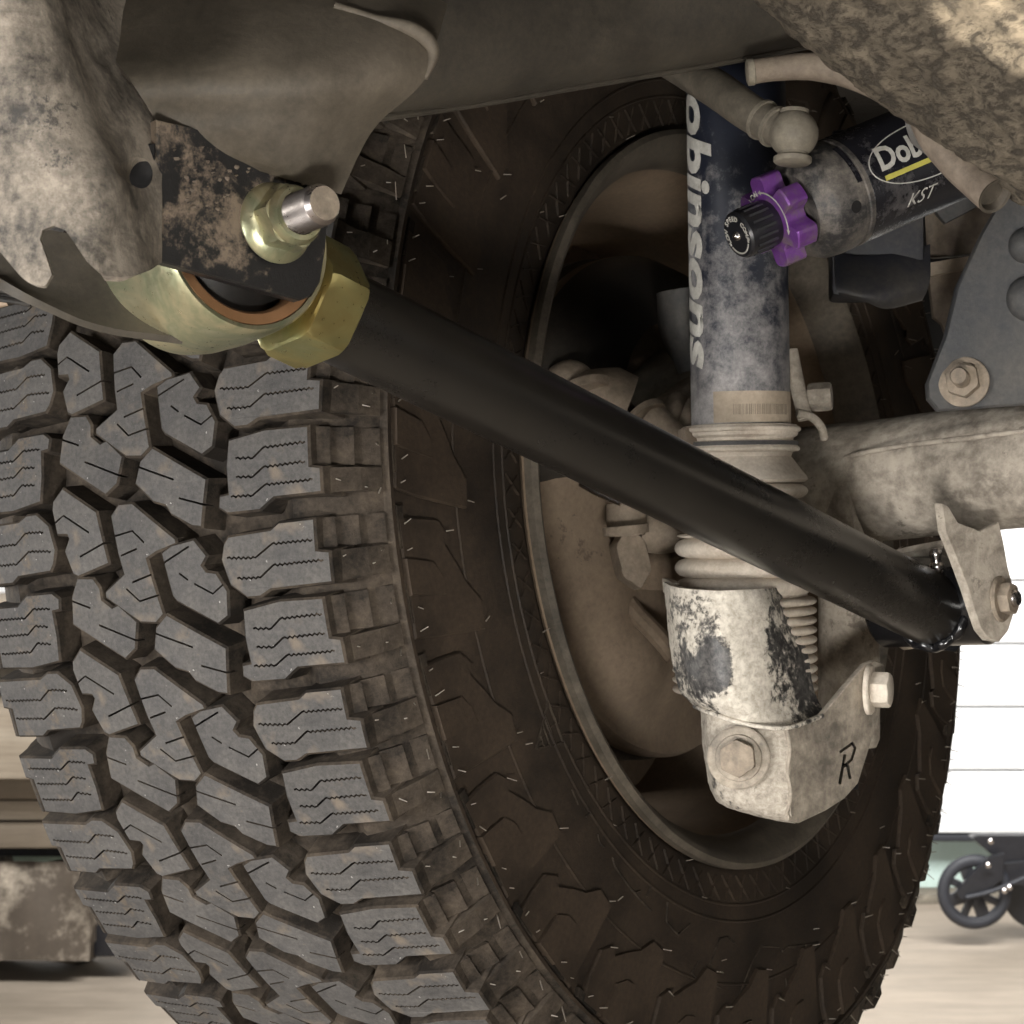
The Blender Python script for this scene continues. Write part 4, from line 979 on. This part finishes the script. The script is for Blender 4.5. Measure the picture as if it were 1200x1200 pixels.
def patch(r, p0, p1, z0, z1, th, n=24):
    V, Fc = [], []
    for i in range(n + 1):
        a = p0 + (p1 - p0) * i / n
        for rr, z in ((r, z0), (r + th, z0), (r + th, z1), (r, z1)): V.append((rr * math.cos(a), rr * math.sin(a), z))
    for i in range(n):
        for k in range(4): k2 = (k + 1) % 4; Fc.append((i * 4 + k, i * 4 + k2, i * 4 + 4 + k2, i * 4 + 4 + k))
    Fc.append((0, 1, 2, 3)); Fc.append((n * 4, n * 4 + 3, n * 4 + 2, n * 4 + 1)); return V, Fc
lab = part('label_sticker', xf(patch(SR, math.radians(38), math.radians(-84), zy(461), zy(497), .0003), SF), M['label_paper'], sh, 40)
rng = random.Random(9); gs = []; a = 14.0
while a > -58:
    wd = rng.choice((.5, .9, 1.4)); gs.append(patch(SR + .0003, math.radians(a), math.radians(a - wd), zy(476), zy(488), .00012, 2)); a -= wd + rng.choice((.7, 1.1, 1.6))
part('barcode', xf(join(*gs), SF), M['barcode'], sh, None, parent=lab)
def bellows(y0, y1, pitch, ro, ri):
    o = []; y = y0
    while y < y1 - 1:
        p = min(pitch, y1 - y)
        for q in range(8):
            t = q / 8; o.append((ri + (ro - ri) * (math.sin(PI * t) ** .55), y + p * t))
        y += p
    return o
pb = [(58, 498), (65, 499), (67, 503), (66, 511), (61, 514), (61, 517), (65, 518), (66, 524), (64, 529), (60, 531), (58, 536), (62, 541), (70, 552), (76, 559), (77, 563), (74, 566)]
pb += bellows(567, 630, 19, 77, 62) + bellows(630, 699, 23, 80, 67) + bellows(699, 812, 11.3, 85, 75) + [(60, 812)]
part('bellows_boot', xf(lathe([(a * SK, zy(y)) for a, y in pb], 72), SF), M['boot'], sh, 40)
for y, rr, tt in ((504, 66.5, .0016), (527, 65.5, .0015)):
    part('clamp_ring', xf(lathe([(rr * SK + tt * math.cos(q), zy(y) + tt * math.sin(q)) for q in [2 * PI * i / 10 for i in range(10)]], 64, closed=True), SF @ Matrix.Rotation(math.radians(2.5), 4, 'Y') @ Matrix.Rotation(math.radians(-2), 4, 'X') if False else SF), M['boot'], sh, 60)
part('clamp_band', xf(lathe([(64.6 * SK, zy(518)), (66.6 * SK, zy(518.5)), (66.6 * SK, zy(523)), (64.6 * SK, zy(523.5))], 64, closed=True), SF), M['bluegrey'], sh, 40)
part('clamp_screw', xf(box((0, 0, 0), (.012, .008, .010), None, .0015), frame(P(806, 514, SD - .010), (.3, -.8, .2))), M['caliper'], sh, 40)
part('lower_eye', xf(lathe([(.010, -.02), (.017, -.02), (.019, -.018), (.019, .018), (.017, .02), (.010, .02)], 40, closed=True), frame(P(880, 890, 1.26), (-.25, -.95, .1))), M['caliper'], sh, 40)

# ------------------------------------------------------------------ guard round the lower shock mount
gd = thing('shock_guard', 'chipped black and white steel guard stamped R over the lower shock mount', 'guard', P(880, 965, 1.21))
gc = SP([[(776, 682, 1.252), (797, 689, 1.222), (845, 692, 1.204), (893, 690, 1.216), (917, 688, 1.244)],
         [(780, 720, 1.250), (802, 727, 1.219), (848, 730, 1.201), (900, 728, 1.214), (930, 722, 1.245)],
         [(787, 765, 1.248), (810, 770, 1.216), (852, 773, 1.199), (908, 770, 1.213), (946, 764, 1.247)],
         [(796, 808, 1.246), (820, 815, 1.215), (862, 824, 1.200), (915, 826, 1.214), (956, 812, 1.247)],
         [(812, 826, 1.244), (830, 833, 1.222), (872, 846, 1.206), (920, 850, 1.212), (966, 836, 1.240)]], nu=8, nv=8, rough=.0012, freq=45, thick=.0035)
part('curved_plate', gc, M['peeling'], gd, 60)
part('upper_lip', SP([[(776, 678, 1.253), (783, 680, 1.249), (787, 683, 1.24)], [(777, 694, 1.253), (783, 696, 1.249), (787, 700, 1.24)]], thick=.004), M['guard_dust'], gd, 50)
gf_ = SP([[(820, 828, 1.243), (832, 834, 1.220), (872, 847, 1.207), (926, 853, 1.207)],
          [(824, 870, 1.243), (836, 874, 1.217), (874, 880, 1.203), (926, 886, 1.203)],
          [(830, 916, 1.243), (840, 922, 1.217), (880, 928, 1.203), (926, 930, 1.203)],
          [(838, 936, 1.246), (848, 942, 1.222), (886, 952, 1.208), (928, 960, 1.207)],
          [(842, 940, 1.262), (852, 946, 1.240), (890, 957, 1.225), (932, 966, 1.222)]], nu=8, nv=8, rough=.0010, freq=55, thick=.0035)
part('front_plate', gf_, M['peeling_pale'], gd, 60)
GD_ = lambda x: 1.2045 + (x - 924) * .00048
side = [(922, 852), (944, 846), (964, 838), (992, 804), (1014, 779), (1026, 774), (1036, 778), (1039, 792), (1032, 832), (1018, 880), (1006, 918), (990, 936), (968, 950), (936, 965), (924, 962)]
sf = part('side_flange', plate([P(x, y, GD_(x)) for x, y in side], (-.002, .0045, 0), .0007), M['guard_dust'], gd, 25)
def stroke(pts, w):
    gs = []
    for (x0, y0), (x1, y1) in zip(pts, pts[1:]):
        d = Vector((x1 - x0, y1 - y0)).normalized(); n = Vector((-d.y, d.x)) * w; d = d * w * .6
        q = [(x0 - d.x + n.x, y0 - d.y + n.y), (x1 + d.x + n.x, y1 + d.y + n.y), (x1 + d.x - n.x, y1 + d.y - n.y), (x0 - d.x - n.x, y0 - d.y - n.y)]
        gs.append(plate([P(x, y, GD_(x)) + Vector((0, -.012, 0)) for x, y in q], (0, .024, 0), 0))
    return gs
for s in stroke([(990, 885), (984, 918)], 1.7) + stroke([(985, 881), (999, 871), (1002, 877), (998, 890), (988, 899)], 1.6) + stroke([(993, 897), (996, 912)], 1.7):
    cut(sf, s)
smooth_by_angle(sf.data, 25)
part('flange_backing', plate([P(x, y, GD_(x) + .010) for x, y in [(972, 858), (1012, 850), (1006, 925), (972, 930)]], (0, .003, 0)), M['inner_black'], gd)
part('bent_seam', tube([P(923, 856, 1.2045), P(926, 880, 1.2020), P(923, 905, 1.2015), P(927, 930, 1.2015), P(922, 955, 1.2050)], [.0009, .0013, .0010, .0013, .0009], 8, 5), M['guard_dust'], gd, 50)
part('crease_bead', tube([P(814, 828, 1.236), P(832, 835, 1.218), P(872, 848, 1.204), P(922, 853, 1.204), P(964, 839, 1.224)], .0013, 8, 6), M['peeling'], gd, 50)
b1 = thing('mount_bolt', 'dusty hex bolt with wide round washer on the front of the shock guard', 'bolt', P(864, 889, 1.203))
MF = frame(P(866, 888, 1.2035), (-.20, -.97, .06))
part('washer', xf(lathe([(.006, -.002), (.0172, -.001), (.0172, .0012), (.0162, .0020), (.0128, .0022), (.0124, .0036), (.006, .0038)], 64), MF), M['guard_dust'], b1, 35)
part('hex_head', xf(hexnut(.0104, .003, .0105, .1), MF), M['bolt_dirty'], b1, 28)
b2 = thing('mount_bolt', 'pale dusty hex bolt on the upper right ear of the shock guard', 'bolt', P(1024, 810, GD_(1024)))
MF = frame(P(1018, 808, GD_(1018) - .001), (.93, -.36, .0))
part('washer', xf(lathe([(.005, -.001), (.0142, -.0005), (.0142, .0016), (.0134, .0024), (.005, .0026)], 48), MF), M['boot'], b2, 35)
part('hex_head', xf(hexnut(.0102, .002, .0125, .15), MF), M['boot'], b2, 28)

# ------------------------------------------------------------------ remote reservoir
RA = P(955, 238, 1.14); RB = P(1120, 168, 1.178); RD = (RB - RA).normalized()
re_ = thing('reservoir', 'dusty black remote reservoir cylinder with purple adjuster knob and oval logo', 'reservoir', RA)
RF = frame(RA, RD, (0, -1, 0)); RR = .0290
part('body_tube', xf(lathe([(RR - .001, .0155), (RR, .0165), (RR, .06), (RR, .150), (RR - .003, .154)], 96), RF), M['reservoir_paint'], re_, 35)
cap = part('end_cap', xf(lathe([(.010, -.0135), (.0205, -.0135), (.0220, -.0120), (.0235, -.0100), (.0262, -.0085), (.0285, -.0040), (.0292, .0030), (.0292, .0100), (.0284, .0106), (.0284, .0128), (.0292, .0134), (.0292, .0160), (.0285, .0166)], 96), RF), M['cap_metal'], re_, 35)
for phi, z, r0 in ((.42, .0035, .0032),):
    part('cap_hole', xf(lathe([(.0001, -.0004), (r0 * .8, -.0002), (r0, .0004)], 24), RF @ Matrix.Rotation(phi, 4, 'Z') @ Matrix.Translation((.0293, 0, z)) @ Matrix.Rotation(PI / 2, 4, 'Y')), M['inner_black'], re_, None, parent=cap)
part('cap_slot', xf(patch(.0289, -.75, .05, .0088, .0118, .0006, 12), RF), M['reservoir_paint'], re_, 40, parent=cap)
n_ = -RD; up = Vector((0, 0, 1)); xr = up.cross(n_).normalized()
KN = lambda z: frame(RA + RD * z, n_, xr)
def star(n, ro, ri, z0, z1, ch=.001):
    V, Fc = [], []; m = n * 24
    def rad(a):
        q = (a * n / (2 * PI)) % 1.0
        c = .5 + .5 * math.cos(2 * PI * q); s = 1 / (1 + math.exp(-11 * (c - .40)))
        return ri + (ro - ri) * s
    for z, dr in ((z0, 0), (z1 - ch, 0), (z1, -ch)):
        for i in range(m):
            a = 2 * PI * i / m; r = rad(a) + dr; V.append((r * math.cos(a), r * math.sin(a), z))
    for k in range(2):
        for i in range(m): j = (i + 1) % m; Fc.append((k * m + i, k * m + j, (k + 1) * m + j, (k + 1) * m + i))
    Fc.append(tuple(range(m))[::-1]); Fc.append(tuple(range(2 * m, 3 * m))); return V, Fc
kn = part('purple_knob', xf(star(6, .0240, .0158, -.012, .0, .0008), KN(-.030) @ rotm(math.radians(28))), M['purple'], re_, 30)
bkn = part('black_knob', xf(lathe([(.0118, 0), (.0122, .001), (.0122, .0190), (.0112, .0204), (.0090, .0205), (.0004, .0205)], 56), KN(-.0298)), M['black_plastic'], re_, 35)
part('grip_flute', xf(join(*[box((.0122 * math.cos(2 * PI * i / 18), .0122 * math.sin(2 * PI * i / 18), .010), (.0012, .0012, .012), None) for i in range(18)]), KN(-.0298)), M['black_plastic'], re_, None, parent=bkn)
part('centre_screw', xf(lathe([(.0001, .0025), (.0012, .0022), (.0022, .0010), (.0026, 0)], 24), KN(-.0503)), M['steel'], re_, 60, parent=bkn)
KT = KN(-.05035)
gs = []
word = 'LOW SPEED COMP'
for i, chx in enumerate(word):
    if chx == ' ': continue
    th = math.radians(196 - 212 * i / (len(word) - 1))
    g = text_geo(chx, .0036, 0, .00010); gs.append(([rotm(th - PI / 2) @ (Vector(v) + Vector((0, .0078, 0))) for v in g[0]], g[1]))
def arc(r, a0, a1, w, n=28):
    V, Fc = [], []
    for i in range(n + 1):
        a = math.radians(a0 + (a1 - a0) * i / n); V += [Vector(((r - w) * math.cos(a), (r - w) * math.sin(a), 0)), Vector(((r + w) * math.cos(a), (r + w) * math.sin(a), 0))]
    for i in range(n): Fc.append((2 * i, 2 * i + 1, 2 * i + 3, 2 * i + 2))
    return V, Fc
gs.append(arc(.0092, 214, 326, .0004))
for a in (205, 335): gs.append(([Vector((.0092 * math.cos(math.radians(a)) + .0006 * x, .0092 * math.sin(math.radians(a)) + .0006 * y, 0)) for x, y in ((-1, -1), (1, -1), (1, 1), (-1, 1))], [(0, 1, 2, 3)]))
g = thicken(join(*gs), .0002); part('knob_lettering', xf(g, KT), M['print_white'], re_, None, parent=bkn)
gs = [arc(.0158, 84, -22, .0004)]
for a, s in ((84, 1), (-22, -1)):
    th = math.radians(a); c = Vector((.0158 * math.cos(th), .0158 * math.sin(th), 0)); t = Vector((-math.sin(th), math.cos(th), 0)) * s; nn = Vector((math.cos(th), math.sin(th), 0))
    gs.append(([c + t * .0026, c + nn * .0013, c - nn * .0013], [(0, 1, 2)]))
for i, chx in enumerate('ION'):
    th = math.radians(128 - i * 13); g = text_geo(chx, .0042, 0, .0001); gs.append(([rotm(th - PI / 2) @ (Vector(v) + Vector((0, .0144, 0))) for v in g[0]], g[1]))
g = thicken(join(*gs), .0002); part('knob_marking', xf(g, KN(-.02995)), M['print_white'], re_, None, parent=kn)
# printed oval with the name on the body
def oval(a, b, w, n=90):
    V, Fc = [], []
    for i in range(n): t = 2 * PI * i / n; V += [Vector(((a - w) * math.cos(t), (b - w) * math.sin(t), 0)), Vector(((a + w) * math.cos(t), (b + w) * math.sin(t), 0))]
    for i in range(n): j = (i + 1) % n; Fc.append((2 * i, 2 * i + 1, 2 * j + 1, 2 * j))
    return V, Fc
lg = oval(.040, .0155, .0003); part('logo_oval', xf(wrap(thicken(lg, .0002), RR + .0001, -.06, .0590), RF), M['print_white'], re_, None)
tg = text_geo('Dobinsons', .0175, .12, .0005, 'LEFT'); tg = thicken(slice_geo(([Vector((v[0] * .92, v[1], 0)) for v in tg[0]], tg[1]), 1, .002), .0002)
part('logo_lettering', xf(wrap(tg, RR + .0001, .02, .0245), RF), M['print_white'], re_, None)
yb = ([Vector((x, y, 0)) for x, y in ((0, 0), (.06, 0), (.06, .0026), (0, .0026))], [(0, 1, 2, 3)])
part('logo_bar', xf(wrap(thicken(yb, .0002), RR + .0001, .02 + .0056 / RR, .0255), RF), M['print_yellow'], re_, None)
tg = text_geo('KST', .0105, .5, -.0001, 'LEFT'); part('model_lettering', xf(wrap(thicken(slice_geo(tg, 1, .002), .0002), RR + .0001, .86, .036), RF), M['print_white'], re_, None)
# hose and banjo fitting
hz = part('ball_fitting', xf(lathe([(.0088, -.0150), (.0096, -.0142), (.0096, -.0122), (.0078, -.0112)] + [(.0124 * math.cos(q), .0124 * math.sin(q)) for q in [math.radians(-52 + 9 * k) for k in range(13)]] + [(.0074, .0106), (.0072, .0122), (.0058, .0126), (.0052, .0114), (.001, .0114)], 56), frame(P(930, 157, 1.112), (.05, .10, 1))), M['fitting'], re_, 50)
hp = [P(770, 62, 1.20), P(810, 86, 1.18), P(845, 108, 1.155), P(880, 133, 1.13), P(925, 158, 1.114)]
part('hose', tube(hp, [.0095, .0098, .0100, .0096, .0094], 28, 6), M['hose'], re_, 60)
for q, r in ((.30, .0106), (.62, .0108)):
    c = hp[3].lerp(hp[4], q); g = lathe([(r - .0012, -.0016), (r, -.0010), (r, .0010), (r - .0012, .0016)], 40, closed=True)
    part('crimp_ring', xf(g, frame(c, hp[4] - hp[3])), M['fitting'], re_, 40)

# ------------------------------------------------------------------ muddy tank and the pipes under it
tk = thing('underbody_tank', 'mud caked curved tank skid hanging at the upper right', 'tank', P(1100, 60, .90))
tr = SP([[(856, -30, 1.03), (902, 14, 1.03), (956, 66, 1.03), (1006, 106, 1.03), (1060, 138, 1.03), (1126, 186, 1.02), (1180, 224, 1.01), (1240, 262, 1.0), (1410, 357, 0.98), (1660, 432, 0.95), (2000, 472, 0.93)],
         [(860, -40, .985), (905, 5, .985), (960, 58, .985), (1010, 98, .985), (1065, 130, .985), (1130, 178, .975), (1185, 216, .965), (1245, 252, .955), (1415, 347, 0.935), (1665, 422, 0.905), (2005, 462, 0.885)],
         [(880, -56, .955), (928, -12, .955), (983, 40, .955), (1034, 80, .955), (1088, 112, .955), (1148, 158, .945), (1203, 196, .935), (1262, 232, .925), (1432, 327, 0.905), (1682, 402, 0.875), (2022, 442, 0.855)],
         [(930, -90, .905), (980, -44, .905), (1035, 5, .905), (1082, 46, .905), (1132, 80, .90), (1188, 122, .89), (1240, 160, .885), (1300, 200, .88), (1470, 295, 0.86), (1720, 370, 0.83), (2060, 410, 0.81)],
         [(1010, -120, .85), (1058, -78, .85), (1110, -30, .85), (1155, 10, .85), (1200, 42, .845), (1250, 80, .84), (1296, 120, .835), (1350, 160, .83), (1520, 255, 0.81), (1770, 330, 0.78), (2110, 370, 0.76)],
         [(1100, -150, .80), (1148, -110, .80), (1196, -66, .80), (1240, -26, .80), (1280, 6, .795), (1326, 40, .79), (1370, 76, .785), (1420, 116, .78), (1590, 211, 0.76), (1840, 286, 0.73), (2180, 326, 0.71)]], nu=12, nv=10, rough=.0030, freq=55, thick=.008)
part('skid_plate', tr, M['mud'], tk, 70)
cl = []
rng = random.Random(11)
V, Fc = [], []
for i in range(420):
    u_ = rng.random(); v_ = rng.random()
    x = 880 + u_ * 330 + v_ * 150; y = -25 + u_ * 235 - v_ * 150; d = .972 - v_ * .145 - u_ * .02
    c = P(x, y, d); n0 = len(V); s = rng.uniform(.0012, .0046); m_ = 7
    nrm = Vector((-.25, -.75, -.62)).normalized(); t1 = Vector((1, -.1, -.45)).normalized(); t2 = nrm.cross(t1)
    V.append(c + nrm * s * .35)
    for k in range(m_):
        a = 2 * PI * k / m_; V.append(c + t1 * math.cos(a) * s * rng.uniform(1.0, 2.2) + t2 * math.sin(a) * s * rng.uniform(.5, .9) - nrm * .001)
    for k in range(m_): Fc.append((n0, n0 + 1 + k, n0 + 1 + (k + 1) % m_))
o = part('mud_flakes', (V, Fc), M['mud'], tk, 70); o['kind'] = 'stuff'
ps = thing('vent_pipe', 'dusty steel pipe stub with round end under the chassis rail', 'pipe', P(877, 85, 1.10))
part('pipe', tube([P(877, 85, 1.10), P(905, 81, 1.098), P(950, 78, 1.095), P(1000, 84, 1.09), P(1060, 108, 1.08)], [.0062, .0060, .0068, .0088, .0095], 24, 6), M['pipe_dirt'], ps, 50)
part('pipe_cap', xf(lathe([(.0050, -.0006), (.0066, 0), (.0066, .003), (.0060, .0036)], 32), frame(P(876, 85, 1.0995), (1, .0, .10))), M['fitting'], ps, 40)
pd = thing('drain_pipe', 'bent muddy drain pipe poking out below the tank beside the reservoir', 'pipe', P(1163, 228, .99))
pp = [P(1078, 100, 1.03), P(1092, 150, 1.025), P(1118, 186, 1.015), P(1145, 212, 1.005), P(1166, 230, .995)]
tbp = tube(pp, [.0090, .0086, .0084, .0084, .0086], 28, 6, caps=False)
part('pipe', tbp, M['pipe_dirt'], pd, 50)
part('pipe_bore', xf(lathe([(.0001, -.004), (.0066, -.004), (.0072, -.0002), (.0086, .0002)], 28, cap1=False), frame(pp[4], pp[4] - pp[3])), M['rim_lip'], pd, 40)
part('clip_plate', SP([[(1058, 126, 1.05), (1078, 130, 1.045), (1096, 146, 1.04)], [(1062, 150, 1.05), (1084, 160, 1.045), (1106, 178, 1.04)], [(1068, 168, 1.055), (1088, 184, 1.05), (1104, 198, 1.045)]], thick=.003), M['bluegrey'], pd, 50)
